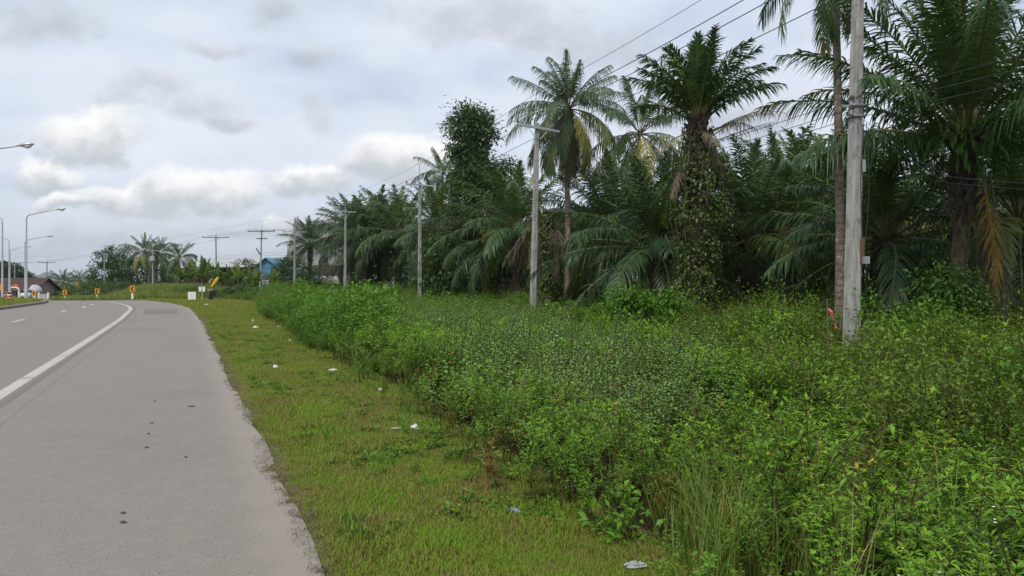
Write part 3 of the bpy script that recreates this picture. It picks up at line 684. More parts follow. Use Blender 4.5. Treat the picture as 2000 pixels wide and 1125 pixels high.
# ---- palm frond
def fr(mb, r, L, e0, droop, az, nl, lf, pet, plane_sd, hang, wd, org, m_leaf, m_r, tint, segs=3, rr=0.03, sway=0.0, plane0=0.15, fwd=(1.25, 0.45), pw=1.6, tip=0.35):
    s = np.linspace(0, 1, 13); e = e0 - droop * s ** pw; a = az + sway * s ** 2
    st = np.c_[np.cos(e) * np.cos(a), np.cos(e) * np.sin(a), np.sin(e)] * (L / 12)
    P = org + np.vstack([np.zeros(3), np.cumsum(st[:-1], 0)])
    mb.tube(P, np.linspace(rr, rr * 0.2, 13), m_r, 4, False, tint)
    si = np.r_[np.linspace(pet, 0.985, nl), np.linspace(pet, 0.985, nl)]; si = np.clip(si + r.normal(0, 0.004, 2 * nl), pet, 1)
    sd_ = np.r_[np.ones(nl), -np.ones(nl)]; n = 2 * nl
    base = np.c_[[np.interp(si, s, P[:, c]) for c in range(3)]].T
    ei = np.interp(si, s, e); ai = np.interp(si, s, a)
    T = np.c_[np.cos(ei) * np.cos(ai), np.cos(ei) * np.sin(ai), np.sin(ei)]; S = np.c_[-np.sin(ai), np.cos(ai), np.zeros(n)]; U = np.cross(T, S)
    q = (si - pet) / (1 - pet)
    ln = lf * np.interp(q, [0, 0.12, 0.4, 0.75, 1], [0.45, 0.8, 1.0, 0.85, tip]) * r.uniform(0.85, 1.12, n)
    fw = np.interp(q, [0, 1], fwd) + r.normal(0, 0.07, n); pl = plane0 + r.normal(0, plane_sd, n)
    D0 = unit(np.cos(fw)[:, None] * T + np.sin(fw)[:, None] * (S * (sd_ * np.cos(pl))[:, None] + U * np.sin(pl)[:, None]))
    Wv = unit(T - (T * D0).sum(1)[:, None] * D0)
    rows = []; hg = hang * r.uniform(0.6, 1.4, n)
    for k in range(segs + 1):
        t_ = k / segs; w_ = wd * np.interp(t_, [0, 0.3, 0.7, 1], [0.6, 1.0, 0.75, 0.08])
        p = base + D0 * (ln * t_ * (1 - 0.25 * hg * t_))[:, None]; p = p + np.array([0, 0, -1.0]) * (ln * hg * t_ ** 2)[:, None]
        rows.append(p - Wv * w_ / 2); rows.append(p + Wv * w_ / 2)
    V = np.stack(rows, 1).reshape(-1, 3); c_ = 2 * (segs + 1); k = np.arange(n) * c_
    F_ = np.concatenate([np.stack([k + 2 * z, k + 2 * z + 1, k + 2 * z + 3, k + 2 * z + 2], -1) for z in range(segs)])
    mb.add(V, F_, m_leaf, np.repeat(np.clip(tint + r.normal(0, 0.07, n), 0, 1), c_))
    return P

def scatter(name, protos, mats, pts, sc, kind='stuff', tilt=0.08, seed=0):
    """ground cover: one object whose points carry instances of the prototypes"""
    r = np.random.RandomState(seed + 11); n = len(pts)
    objs = [p.obj(name + '_plant', mats, link=False) for p in protos]
    me = bpy.data.meshes.new(name); me.vertices.add(n); me.vertices.foreach_set('co', np.asarray(pts, np.float32).ravel())
    for nm, tp, val in (('s', 'FLOAT', np.broadcast_to(sc, (n,)).astype(np.float32)), ('k', 'INT', r.randint(0, len(objs), n).astype(np.int32))):
        a_ = me.attributes.new(nm, tp, 'POINT'); a_.data.foreach_set('value', np.ascontiguousarray(val))
    a_ = me.attributes.new('r', 'FLOAT_VECTOR', 'POINT'); a_.data.foreach_set('vector', np.c_[r.normal(0, tilt, (n, 2)), r.uniform(0, 6.28, n)].astype(np.float32).ravel())
    me.update()
    o = bpy.data.objects.new(name, me); COL.objects.link(o); tag(o, kind=kind)
    ng = bpy.data.node_groups.new(name, 'GeometryNodeTree')
    ng.interface.new_socket('Geometry', in_out='INPUT', socket_type='NodeSocketGeometry'); ng.interface.new_socket('Geometry', in_out='OUTPUT', socket_type='NodeSocketGeometry')
    N = ng.nodes; L = ng.links
    gi = N.new('NodeGroupInput'); go = N.new('NodeGroupOutput'); iop = N.new('GeometryNodeInstanceOnPoints')
    gti = N.new('GeometryNodeJoinGeometry')
    for ob in objs:
        oi = N.new('GeometryNodeObjectInfo'); oi.inputs['Object'].default_value = ob; oi.inputs['As Instance'].default_value = True
        L.new(oi.outputs['Geometry'], gti.inputs[0])
    def attr(nm, tp):
        q = N.new('GeometryNodeInputNamedAttribute'); q.data_type = tp; q.inputs['Name'].default_value = nm; return q.outputs['Attribute']
    L.new(gi.outputs[0], iop.inputs['Points']); L.new(gti.outputs[0], iop.inputs['Instance']); iop.inputs['Pick Instance'].default_value = True
    L.new(attr('k', 'INT'), iop.inputs['Instance Index']); L.new(attr('s', 'FLOAT'), iop.inputs['Scale'])
    e2r = N.new('FunctionNodeEulerToRotation'); L.new(attr('r', 'FLOAT_VECTOR'), e2r.inputs[0]); L.new(e2r.outputs[0], iop.inputs['Rotation'])
    L.new(iop.outputs[0], go.inputs[0])
    md = o.modifiers.new('scatter', 'NODES'); md.node_group = ng
    return o

# ------------------------------------------------------------------ ground cover
def sample(n, y0, y1, dfun_lo, dfun_hi, seed, ypow=1.0):
    """points by distance along the road and lateral offset from its edge"""
    r = np.random.RandomState(seed); y = y0 + (y1 - y0) * r.rand(n) ** ypow
    lo = dfun_lo(y); hi = dfun_hi(y); d = lo + (hi - lo) * r.rand(n)
    ey = EDGE_S[:, 1]; k = np.clip(np.searchsorted(ey, y), 1, len(ey) - 1)
    ex = np.interp(y, ey, EDGE_S[:, 0]); tn = np.interp(y, ey, N_[:, 0]), np.interp(y, ey, N_[:, 1])
    x = ex + d * tn[1]; yy_ = y - d * tn[0]            # right-hand normal (ty, -tx)
    return x, yy_, d
def inview(x, y, pad=1.5):
    u_ = x / np.maximum(y, 0.5); return (y > 2.2) & (u_ > -0.72 - pad / np.maximum(y, 1)) & (u_ < 0.70 + pad / np.maximum(y, 1))
def far_thin(y, r, y0, p=1.0): return r.rand(len(y)) < np.clip((y0 / np.maximum(y, 0.1)) ** p, 0, 1)

# mown verge
r = np.random.RandomState(21)
x, y, d = sample(13000, 2.0, 62, lambda q: 0.03 + 0 * q, lambda q: weed_edge(q) + 0.5, 31, 2.0)
ok = inview(x, y) & ((d > 0.16 + 0.10 * wob(x * 4, y * 4)) | (r.rand(len(x)) < 0.25)); x, y, d = x[ok], y[ok], d[ok]
edge_fade = 0.6 + 0.4 * sst(d, 0.05, 0.5)
h_ = np.clip(0.85 + 0.45 * wob(x, y, 1.7), 0.45, 1.6) * edge_fade * np.interp(y, [4, 15, 60], [1.0, 1.25, 1.9])
scatter('verge_grass', [P_turf(s) for s in range(5)], ['turf'], np.c_[x, y, ground_h(x, y)], h_, seed=1)
r = np.random.RandomState(22)
x, y, d = sample(900, 2.2, 40, lambda q: 0.25 + 0 * q, lambda q: weed_edge(q) + 0.3, 33, 1.6)
ok = inview(x, y) & (wob(x * 1.3 + 5, y * 1.3) > 0.05); x, y = x[ok], y[ok]
scatter('verge_clover', [P_dome(50 + s, 0.07, 0.13, 60, 0.028, 0.5, 8, 0.55, 0.45) for s in range(3)] + [P_turf(60, 0.12, 46, 0.07, 0.007)], ['bush', 'stem'], np.c_[x, y, ground_h(x, y)], np.random.RandomState(4).uniform(0.6, 1.3, len(x)), seed=2)
# dry litter and roots along the broken edge of the asphalt
x, y, d = sample(1300, 2.4, 34, lambda q: -0.07 + 0 * q, lambda q: 0.10 + 0 * q, 35, 1.7)
x += 0.05 * wob(x * 3, y * 3); ok = inview(x, y) & (wob(x * 2, y * 2 + 3) > -0.35); x, y = x[ok], y[ok]
scatter('dry_litter', [P_turf(70 + s, 0.05, 16, 0.09, 0.006) for s in range(3)], ['dead_frond'], np.c_[x, y, np.maximum(ground_h(x, y), 0.002)], np.random.RandomState(8).uniform(0.25, 0.8, len(x)), tilt=0.5, seed=3)

# weeds
NW = 21000
x, y, d = sample(NW, -6, 66, lambda q: weed_edge(q) - 0.15, lambda q: np.interp(q, [0, 40, 66], [26, 24, 22]), 41, 1.25)
r = np.random.RandomState(42); we = weed_edge(y + 0.41 * d)
ok = (((x - 2.83) / 0.34) ** 2 + ((y - 4.2) / 0.75) ** 2 > 1) & inview(x, y, 4) & far_thin(y, r, 22, 1.0) & (d > we - 0.15 + 0.45 * wob(x * 1.2, y * 1.2 + 9)) & ((wob(x * 1.7 + 3, y * 1.7 + 5) > -0.30) | (r.rand(NW) < 0.22)); x, y, d = x[ok], y[ok], d[ok]
n = len(x); we = weed_edge(y); px_ = 1000 + x / y * F
nz = wob(x * 0.55 + 2, y * 0.55 + 7); nz2 = wob(x * 0.9 + 11, y * 0.9 + 1); rnd = r.rand(n)
dd = d - we
silver = (((x - 1.2 - 0.04 * (y - 14)) / 2.3) ** 2 + ((y - 14.5) / 6.0) ** 2 + 0.35 * nz < 1.0) | (((x + 1.2) / 3.2) ** 2 + ((y - 26) / 6.5) ** 2 + 0.3 * nz2 < 1.0)
olive = (sst(x - 0.18 * y, 2.2, 3.6) * sst(y, 8.5, 11.5) > 0.5 + 0.22 * nz) | ((x > 4.4 + 0.4 * nz) & (y > 7.6))
bush = (((x + 5.1) / 1.6) ** 2 + ((y - 19.5) / 4.5) ** 2 < 1.1 + 0.3 * nz) | (((x + 10.5) / 2.6) ** 2 + ((y - 31.5) / 6) ** 2 < 1.1 + 0.3 * nz2)
kind = np.zeros(n, int)                              # 0 weed 1 silver 2 olive 3 bush 4 round 5 tall
kind[olive & (rnd < 0.62)] = 2; kind[silver & (rnd < 0.72)] = 1; kind[bush] = 3; kind[olive & (rnd > 0.62) & (rnd < 0.72)] = 3
kind[(dd < 0.7) & (nz2 > 0.35) & (kind == 0) & (rnd < 0.7)] = 4
kind[(rnd > 0.945) & (kind != 3)] = 5
kind[(y > 36) & (rnd < 0.62)] = 5
kind[(y > 36) & (rnd > 0.62) & (nz > -0.2)] = 3
gzv = ground_h(x, y, d)
edge_s = np.clip(0.42 + 0.45 * dd, 0.42, 1.12)          # plants are low next to the mown grass
mound = (1.0 + 0.30 * wob(x * 0.7 + 4, y * 0.7) + r.normal(0, 0.14, n)) * (1 + 0.06 * sst(y, 9, 16) + 0.08 * sst((x - 8.5) + 0.43 * (y - 17.5), 0.0, 3.5))
S = edge_s * mound * (1 - 0.30 * sst(y, 30, 40) * (1 - sst(x + 0.33 * y, -4, 2)))
def pts(m): return np.c_[x[m], y[m], gzv[m]], S[m]
m = kind == 0
near = m & (y < 13); farm = m & (y >= 13)
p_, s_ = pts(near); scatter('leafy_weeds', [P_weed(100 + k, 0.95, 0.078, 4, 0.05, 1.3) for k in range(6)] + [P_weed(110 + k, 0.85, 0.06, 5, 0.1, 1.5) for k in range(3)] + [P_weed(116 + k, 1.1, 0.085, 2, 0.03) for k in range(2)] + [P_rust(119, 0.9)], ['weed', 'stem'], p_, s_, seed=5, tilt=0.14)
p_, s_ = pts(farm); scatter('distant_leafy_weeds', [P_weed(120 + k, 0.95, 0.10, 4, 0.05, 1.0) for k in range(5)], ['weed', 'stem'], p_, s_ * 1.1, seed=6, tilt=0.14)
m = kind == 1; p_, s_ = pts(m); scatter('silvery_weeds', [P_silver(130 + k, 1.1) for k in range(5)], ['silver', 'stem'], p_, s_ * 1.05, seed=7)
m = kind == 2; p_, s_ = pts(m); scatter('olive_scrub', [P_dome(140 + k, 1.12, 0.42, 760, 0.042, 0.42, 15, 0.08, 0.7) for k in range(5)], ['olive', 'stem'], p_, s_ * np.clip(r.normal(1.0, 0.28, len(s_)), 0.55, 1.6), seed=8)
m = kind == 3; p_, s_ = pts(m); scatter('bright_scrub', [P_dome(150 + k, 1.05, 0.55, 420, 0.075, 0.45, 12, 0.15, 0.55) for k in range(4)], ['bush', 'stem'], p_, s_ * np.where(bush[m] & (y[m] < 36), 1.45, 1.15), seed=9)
m = kind == 4; p_, s_ = pts(m); scatter('round_leaved_creeper', [P_round(160 + k) for k in range(4)], ['round', 'stem'], p_, np.clip(s_ * 1.25, 0.5, 1.3), seed=10)
m = kind == 5; p_, s_ = pts(m); scatter('tall_grass', [P_tall(170 + k, 1.3, 30, 0.08, 0.2) for k in range(4)], ['tallgrass'], p_, s_ * r.uniform(0.75, 1.2, m.sum()), seed=11)
m = (rnd < 0.05) & (y < 24) & (kind != 3); p_, s_ = pts(m); scatter('dead_stems', [P_dead(180 + k) for k in range(3)], ['deadstem'], p_ + np.array([0.07, 0.05, 0]), s_ * 1.15, seed=12)
m = (rnd < 0.20) & (rnd > 0.185) & (y < 12); p_, s_ = pts(m); scatter('white_flowers', [P_flower(190 + k) for k in range(2)], ['flower', 'stem'], p_ + np.array([0.05, -0.05, 0.1]), s_ * 1.12, seed=13)
# tawny tall grass in the near right corner and beside the creeper
r = np.random.RandomState(44)
cx = np.concatenate([r.normal(1.75, 0.3, 22), r.normal(1.25, 0.2, 8), r.uniform(1.2, 4.0, 30)]); cyy = np.concatenate([r.normal(4.6, 0.35, 22), r.normal(4.35, 0.2, 8), r.uniform(4.0, 7.5, 30)])
scatter('tawny_grass', [P_tall(200 + k, 0.62, 26, 0.09, 0.25, 0.007) for k in range(4)], ['tallgrass'], np.c_[cx, cyy, ground_h(cx, cyy)], r.uniform(0.95, 1.6, len(cx)), seed=14)
# grass on the far bank beyond the bend, on the median and around the junction
r = np.random.RandomState(45)
bx = r.uniform(-70, -8, 5200); by = r.uniform(60, 104, 5200); dl = lateral(bx, by); uu = bx / by
ok = (dl > 1.2) & (np.abs(by - 61) > 2.8) & ((uu > -0.62)) & (r.rand(5200) < np.where(uu < -0.36, 1.0, 0.3)); bx, by = bx[ok], by[ok]
scatter('bank_grass', [P_tall(210 + k, 0.6, 40, 0.28, 0.35, 0.03) for k in range(4)], ['tallgrass'], np.c_[bx, by, ground_h(bx, by)], r.uniform(0.6, 1.25, len(bx)), seed=15)
bx = r.uniform(-75, -24, 5000); by = r.uniform(30, 84, 5000); dl = lateral(bx, by, MED)
ok = (dl < -0.5) & (bx / by > -0.75); bx, by = bx[ok], by[ok]
scatter('median_grass', [P_turf(220 + k, 0.14, 60, 0.35, 0.02) for k in range(3)], ['turf'], np.c_[bx, by, base_h(bx, by) + 0.2], r.uniform(0.7, 1.4, len(bx)), seed=16)
x, y, d = sample(1500, 40, 60, lambda q: 0.3 + 0 * q, lambda q: weed_edge(q) + 6, 46)
ok = (y < 58.5) & (x / y < -0.30); x, y = x[ok], y[ok]
scatter('junction_grass', [P_turf(230 + k, 0.10, 60, 0.3, 0.015) for k in range(3)], ['turf'], np.c_[x, y, ground_h(x, y)], r.uniform(0.7, 1.3, len(x)), seed=17)
# ferny undergrowth under the palms
r = np.random.RandomState(47)
ux = r.uniform(-26, 48, 3200); uy = r.uniform(19, 90, 3200); ln_ = (ux - 8.5) + 0.43 * (uy - 17.5)      # >0 right of the pole row
ok = (ln_ > 3.4) & (ln_ < 44) & inview(ux, uy, 4) & (r.rand(3200) < np.clip(1.3 - ln_ / 26, 0.35, 1)); ux, uy, ln_ = ux[ok], uy[ok], ln_[ok]
scatter('palm_undergrowth', [P_fernclump(240 + k, 16, 1.5) for k in range(3)] + [P_dome(245 + k, 1.5, 0.9, 420, 0.13, 0.45, 10, 0.1, 0.5) for k in range(3)], ['fern', 'stem'], np.c_[ux, uy, ground_h(ux, uy)], r.uniform(0.55, 1.25, len(ux)) * (1 + 1.1 * sst(ln_, 14, 26)), seed=18)
#PART3
# ------------------------------------------------------------------ palms
def oil_crown(seed, nf=34, L=6.0, top=84, low=-18, nl=72, lf=0.95, hang=0.35, wd=0.065, spread=1.0, d0=0.45, d1=1.25, tint0=0.55, tint1=0.25):
    r = np.random.RandomState(seed); mb = MB()
    for k in range(nf):
        t = k / (nf - 1.0); e0 = R(top + (low - top) * t ** 1.05) + r.normal(0, 0.07)
        l_ = L * (0.80 + 0.28 * min(1, t * 2.2)) * r.uniform(0.88, 1.07)
        tint = np.clip(tint0 + (tint1 - tint0) * t + r.normal(0, 0.08), 0.02, 0.9)
        if t > 0.55 and r.rand() < 0.09: tint = r.uniform(0.85, 1.0)
        az = k * 2.39996 + r.normal(0, 0.15); q = 0.22 * spread
        fr(mb, r, l_, e0, d0 + (d1 - d0) * t + r.normal(0, 0.12), az, nl, lf * r.uniform(0.9, 1.1), 0.17, 0.38, hang + 0.25 * t, wd, np.array([math.cos(az) * q * t, math.sin(az) * q * t, 0.45 * (1 - t)]), 0, 1, tint, 3, 0.05, r.normal(0, 0.25), 0.10)
    return mb
def coco_crown(seed, nf=24, L=4.6, top=82, low=-48, nl=66, lf=0.85, hang=0.75, wd=0.052, d0=0.55, d1=1.35, tint0=0.5, tint1=0.45, yellow=0.12):
    r = np.random.RandomState(seed); mb = MB()
    for k in range(nf):
        t = k / (nf - 1.0); e0 = R(top + (low - top) * t ** 0.95) + r.normal(0, 0.08)
        tint = np.clip(tint0 + (tint1 - tint0) * t + r.normal(0, 0.07), 0.05, 0.85)
        if t > 0.5 and r.rand() < yellow * 2: tint = r.uniform(0.72, 0.95)
        az = k * 2.39996 + r.normal(0, 0.2)
        fr(mb, r, L * (0.75 + 0.3 * min(1, t * 2.5)) * r.uniform(0.9, 1.08), e0, d0 + (d1 - d0) * min(1, t * 1.5) + r.normal(0, 0.15), az, nl, lf, 0.2, 0.26, hang, wd, np.array([0.08 * math.cos(az), 0.08 * math.sin(az), 0.2 * (1 - t)]), 0, 1, tint, 3, 0.035, r.normal(0, 0.3), -0.1, (1.2, 0.35), 1.5, 0.5)
    return mb
def oil_trunk(seed, h, r0=0.33, stubs=46, lean=(0, 0)):
    r = np.random.RandomState(seed); mb = MB(); n = max(8, int(h / 0.16)); seg = 16; q = np.linspace(0, 1, n); th = np.arange(seg) / seg * 2 * np.pi
    rad = r0 * (1.18 - 0.3 * q + 0.35 * np.exp(-q * 9)); rad[-3:] *= [1.15, 1.25, 1.1]
    jit = 1 + 0.16 * np.sin(th[None, :] * 8 + q[:, None] * n * 2.1) * np.cos(q[:, None] * n * 2.6) + r.normal(0, 0.05, (n, seg))
    V = np.stack([np.cos(th)[None, :] * rad[:, None] * jit + lean[0] * q[:, None] ** 1.3, np.sin(th)[None, :] * rad[:, None] * jit + lean[1] * q[:, None] ** 1.3, np.repeat((q * (h + 0.3) - 0.3)[:, None], seg, 1)], -1)
    i, j = np.meshgrid(np.arange(n - 1), np.arange(seg), indexing='ij'); a = i * seg + j; b = i * seg + (j + 1) % seg
    mb.add(V.reshape(-1, 3), np.stack([a, b, b + seg, a + seg], -1).reshape(-1, 4), 0)
    for k in range(stubs):                                       # cut leaf bases spiralling under the crown
        z = h * (1 - 0.38 * (k / stubs) ** 1.2) if h > 2 else h * r.uniform(0.2, 1.0); az = k * 2.4; t_ = z / h
        rr_ = r0 * 1.02; c = np.array([math.cos(az) * rr_ + lean[0] * t_ ** 1.3, math.sin(az) * rr_ + lean[1] * t_ ** 1.3, z])
        d = np.array([math.cos(az) * 0.55, math.sin(az) * 0.55, 0.83]); l_ = r.uniform(0.2, 0.42)
        mb.tube(np.array([c - d * 0.08, c + d * l_ * 0.5, c + d * l_]), [0.09, 0.07, 0.045], 0, 5, True)
    return mb
def coco_trunk(h, r0=0.15, lean=(0, 0), r1=0.095, seed=0):
    mb = MB(); q = np.linspace(0, 1, 26); r = np.random.RandomState(seed)
    P = np.c_[lean[0] * q ** 1.6 + 0.05 * np.sin(q * 5), lean[1] * q ** 1.6, q * (h + 0.4) - 0.4]
    mb.tube(P, (r0 + (r1 - r0) * q + 0.12 * np.exp(-q * 14)) * (1 + r.normal(0, 0.025, 26)), 0, 12, True)
    return mb
def vine_shell(seed, h0, h1, rfun, n, ll=0.11, lump=0.25, axis=(0, 0), streams=9, tb=0.42):
    r = np.random.RandomState(seed); mb = MB()
    z = r.uniform(h0, h1, n); az = r.uniform(0, 6.28, n); rad = rfun((z - h0) / (h1 - h0)) * (1 + lump * np.sin(az * 3 + z * 1.7 + seed) * np.sin(z * 2.3 + az) + r.normal(0, 0.10, n))
    base = np.c_[np.cos(az) * rad + axis[0] * z / h1, np.sin(az) * rad + axis[1] * z / h1, z]
    D_ = unit(np.c_[np.cos(az), np.sin(az), np.full(n, -0.5)] + r.normal(0, 0.5, (n, 3))); L_ = ll * r.uniform(0.55, 1.25, n)
    leaves(mb, base, D_, np.tile([0, 0, 1.0], (n, 1)), L_, L_ * 0.75, 0, np.clip(r.normal(tb, 0.22, n), 0, 1), 0.6, quad=True)
    for k in range(streams):
        a0 = r.uniform(0, 6.28); q = np.linspace(0, 1, 7); rd = rfun(q) * 0.95
        mb.tube(np.c_[np.cos(a0 + 0.5 * q) * rd, np.sin(a0 + 0.5 * q) * rd, h0 + (h1 - h0) * q], 0.018, 1, 4, False)
    return mb
def fern_ring(seed, z0, z1, rad, n=70, L=0.9):
    r = np.random.RandomState(seed); mb = MB()
    for k in range(n):
        az = r.uniform(0, 6.28); z = r.uniform(z0, z1)
        fr(mb, r, L * r.uniform(0.6, 1.2), r.uniform(-0.1, 0.7), r.uniform(1.3, 2.3), az, 20, 0.085, 0.06, 0.25, 0.1, 0.024, np.array([math.cos(az) * rad, math.sin(az) * rad, z]), 0, 0, np.clip(r.normal(0.5, 0.2), 0, 1), 2, 0.006)
    return mb
def dead_fronds(seed, n, L, e0=(-75, -40), z=(-0.4, 0.1), rad=0.35, az=None, dr=0.35, nl=46, lf=0.6, hang=0.6):
    r = np.random.RandomState(seed); mb = MB()
    for k in range(n):
        a = r.uniform(0, 6.28) if az is None else az[k % len(az)] + r.normal(0, 0.12)
        fr(mb, r, L * r.uniform(0.7, 1.1), R(r.uniform(*e0)), r.uniform(0.1, dr + 0.2), a, nl, lf, 0.22, 0.35, hang, 0.03, np.array([math.cos(a) * rad, math.sin(a) * rad, r.uniform(*z)]), 0, 0, np.clip(r.normal(0.5, 0.25), 0, 1), 3, 0.03)
    return mb
OIL = [oil_crown(300 + k, 38, 5.6, 82, -24, 66).mesh('crown', ['oil_frond', 'rachis']) for k in range(6)]
COCO = [coco_crown(320 + k, 26, 4.6).mesh('crown', ['coco_frond', 'rachis']) for k in range(3)]
def part(name, me, parent, loc=(0, 0, 0), rz=0.0, sc=1.0, label=None):
    o = bpy.data.objects.new(name, me); COL.objects.link(o); o.parent = parent; o.location = loc; o.rotation_euler = (0, 0, rz); o.scale = (sc,) * 3
    if label: o['label'] = label
    return o
OILT = {}
def oil_palm(px, Y, zc, label, sc=1.0, var=0, rz=0.0, group='oil palms of the roadside plantation', me=None, lean=(0, 0), r0=0.34):
    x = PX(px, Y); z0 = gz(x, Y); h = zc - z0
    t = thing('oil_palm', label, 'oil palm', (x, Y, z0), 0, group)
    key = (round(h * 2) / 2, round(r0, 2), lean)
    if key not in OILT: OILT[key] = oil_trunk(int(h * 10) + 7, key[0], r0, 46, lean).mesh('trunk', ['oil_bark'])
    part('trunk', OILT[key], t, sc=1.0)
    part('crown', me or OIL[var % len(OIL)], t, (lean[0], lean[1], key[0] - 0.25), rz, sc)
    return t
# --- the large oil palm at the right
HR = oil_crown(340, 46, 5.0, 88, 12, 84, 1.0, 0.4, 0.052, 1.3, 0.25, 1.0, 0.5, 0.3).mesh('crown', ['oil_frond', 'rachis'])
p = oil_palm(1866, 20, PZ(248, 20), 'large oil palm with ferns under its crown at the right edge', 1.0, 0, 0.4, me=HR, lean=(0.3, 0), r0=0.21)
hh = PZ(248, 20) - p.location[2]
fern_ring(341, hh - 1.35, hh + 0.1, 0.62, 260, 1.0).obj('fern', ['fern'], p, (0.28, 0, 0))
fern_ring(342, hh - 0.9, hh + 0.15, 0.95, 170, 0.9).obj('fern', ['fern'], p, (0.28, 0, 0))
yf = MB(); r_ = np.random.RandomState(9)
for (a, L_) in ((0.2, 3.0), (-0.9, 2.5)):
    fr(yf, r_, L_, R(-80), 0.12, a, 30, 0.5, 0.12, 0.6, 0.85, 0.03, np.array([0.15, -0.3, 0.0]), 0, 0, 0.55, 3, 0.035)
o = yf.obj('dead_frond', ['yellow_frond'], p, (0.35, -0.1, hh - 1.55)); o['label'] = 'hanging orange yellow dead frond'
o = dead_fronds(343, 6, 3.6, (-88, -78), (-0.3, 0.1), 0.3, [-0.3, 0.2, 0.5], 0.1, 40, 0.45, 0.9).obj('dead_frond', ['dead_frond'], p, (0.75, 0.25, hh - 1.3)); o['label'] = 'grey dead fronds hanging to the ground'
# --- the vine-clad palm in the middle
HC = oil_crown(350, 25, 2.95, 88, 42, 66, 0.72, 0.25, 0.055, 0.8, 0.25, 1.0, 0.6, 0.45)
r_ = np.random.RandomState(3)
for (az_, e_, l_) in ((-1.1, 48, 3.5), (-1.45, 62, 3.3), (-0.75, 40, 3.3), (2.2, 52, 2.9)): fr(HC, r_, l_, R(e_), 0.75, az_, 70, 0.72, 0.17, 0.38, 0.4, 0.055, np.array([0.1, 0, 0.2]), 0, 1, 0.5, 3, 0.05)
HC = HC.mesh('crown', ['oil_frond', 'rachis'])
p = oil_palm(1362, 27, PZ(238, 27), 'vine clad oil palm with upright crown standing in the middle', 1.0, 0, 1.1, me=HC, r0=0.30)
hh = PZ(238, 27) - p.location[2]
vine_shell(351, 0.3, hh - 1.2, lambda q: 0.60 + 0.16 * np.sin(np.clip(q, 0, 1) * 3.1) + 0.30 * (q > 0.62), 7200, 0.13, 0.3, tb=0.68).obj('vines', ['ivy', 'deadstem'], p)
vine_shell(353, hh - 2.6, hh - 0.2, lambda q: 0.75 - 0.25 * q, 900, 0.13, 0.3, streams=3).obj('vines', ['ivy', 'deadstem'], p)
dead_fronds(352, 17, 2.5, (-85, -10), (-1.0, 0.0), 0.3, None, 0.5, 30, 0.35, 0.8).obj('dead_fronds', ['dead_frond'], p, (0, 0, hh))
o = dead_fronds(354, 5, 3.0, (5, 40), (-0.9, -0.3), 0.3, [-0.3, 0.1, 0.4, -0.6], 1.0, 26, 0.4, 0.9).obj('dead_fronds', ['dead_frond'], p, (0, 0, hh)); o['label'] = 'bare grey fronds sticking out sideways'
# --- vine-draped stem next to the second pole
x, Y = PX(1066, 38.5), 38.5; z0 = gz(x, Y)
p = thing('vine_draped_palm', 'dead palm stem draped in vines and withered fronds right of the second pole', 'palm', (x, Y, z0))
oil_trunk(361, 5.6, 0.3, 30).obj('trunk', 'oil_bark', p)
vine_shell(362, 0.2, 6.2, lambda q: 0.8 - 0.15 * q, 4200, 0.16, 0.35, tb=0.8).obj('vines', ['ivy', 'deadstem'], p)
dead_fronds(363, 20, 3.4, (-88, -50), (-0.3, 0.3), 0.5, None, 0.3, 34, 0.5, 0.9).obj('dead_fronds', ['dead_frond'], p, (0, 0, 5.9))
# --- palms in front of the house on the left
for (px, Y, pyc, lab, sc, var, ivy_n, ivr) in (
        (606, 120, 478, 'oil palm with a bare dark trunk, leftmost of the row by the junction', 0.92, 1, 0, 0),
        (690, 95, 458, 'oil palm with an ivy covered trunk just right of the fourth pole', 1.1, 2, 2600, 0.75),
        (722, 86, 470, 'oil palm with a thick ivy sleeve and drooping yellow green fronds before the house', 1.22, 3, 3400, 0.95),
        (742, 88, 462, 'tallest oil palm of the left clump, grey trunk bare of ivy', 1.28, 4, 0, 0),
        (779, 82, 458, 'oil palm with dark ivy trunk left of the third pole', 1.22, 5, 2600, 0.8)):
    t = oil_palm(px, Y, PZ(pyc, Y), lab, sc, var, rng.rand() * 6, r0=0.36)
    hh = PZ(pyc, Y) - t.location[2]
    if ivy_n: vine_shell(int(px), 0.2, hh - 0.4, lambda q, s=ivr: s * (1 - 0.25 * q), ivy_n, 0.24, 0.25, streams=4).obj('vines', ['ivy', 'deadstem'], t)
    if px in (742, 722): dead_fronds(int(px) + 3, 5, 3.6, (-80, -30), (-0.3, 0.2), 0.3, None, 0.7).obj('dead_fronds', ['dead_frond'], t, (0, 0, hh))
# --- front row of the plantation
FRONT = [(1733, 26, 3.3, 'low dark oil palm in the shade right of the nearest concrete pole', 0.95, 0),
         (1560, 36, 4.0, 'oil palm with a drooping pale frond left of the bare coconut trunk', 1.0, 1),
         (1462, 33, 3.6, 'oil palm with yellowed lower fronds right of the vine clad palm', 0.95, 2),
         (1285, 33, 3.3, 'oil palm with low arching fronds left of the vine clad palm', 0.95, 3),
         (1195, 42, 4.4, 'oil palm between the roadside coconut palm and the second coconut palm', 1.0, 4),
         (1010, 50, 5.0, 'oil palm behind the second pole, right of the tall leafy tree', 1.0, 5),
         (858, 68, 6.0, 'oil palm between the third pole and the tall leafy tree', 1.05, 0),
         (1990, 25, 3.4, 'oil palm at the right border behind the large ferny palm', 1.0, 2),
         (1640, 40, 5.6, 'pale topped oil palm rising above its neighbours, left of the nearest pole', 1.02, 3),
         (1525, 44, 6.6, 'bright oil palm crown on the skyline between bare trunk and vine clad palm', 0.9, 4)]
for (px, Y, zc, lab, sc, var) in FRONT: oil_palm(px, Y, zc, lab, sc, var, rng.rand() * 6.28)
r = np.random.RandomState(77); used = [(PX(a[0], a[1]), a[1]) for a in FRONT]
cnt = 0
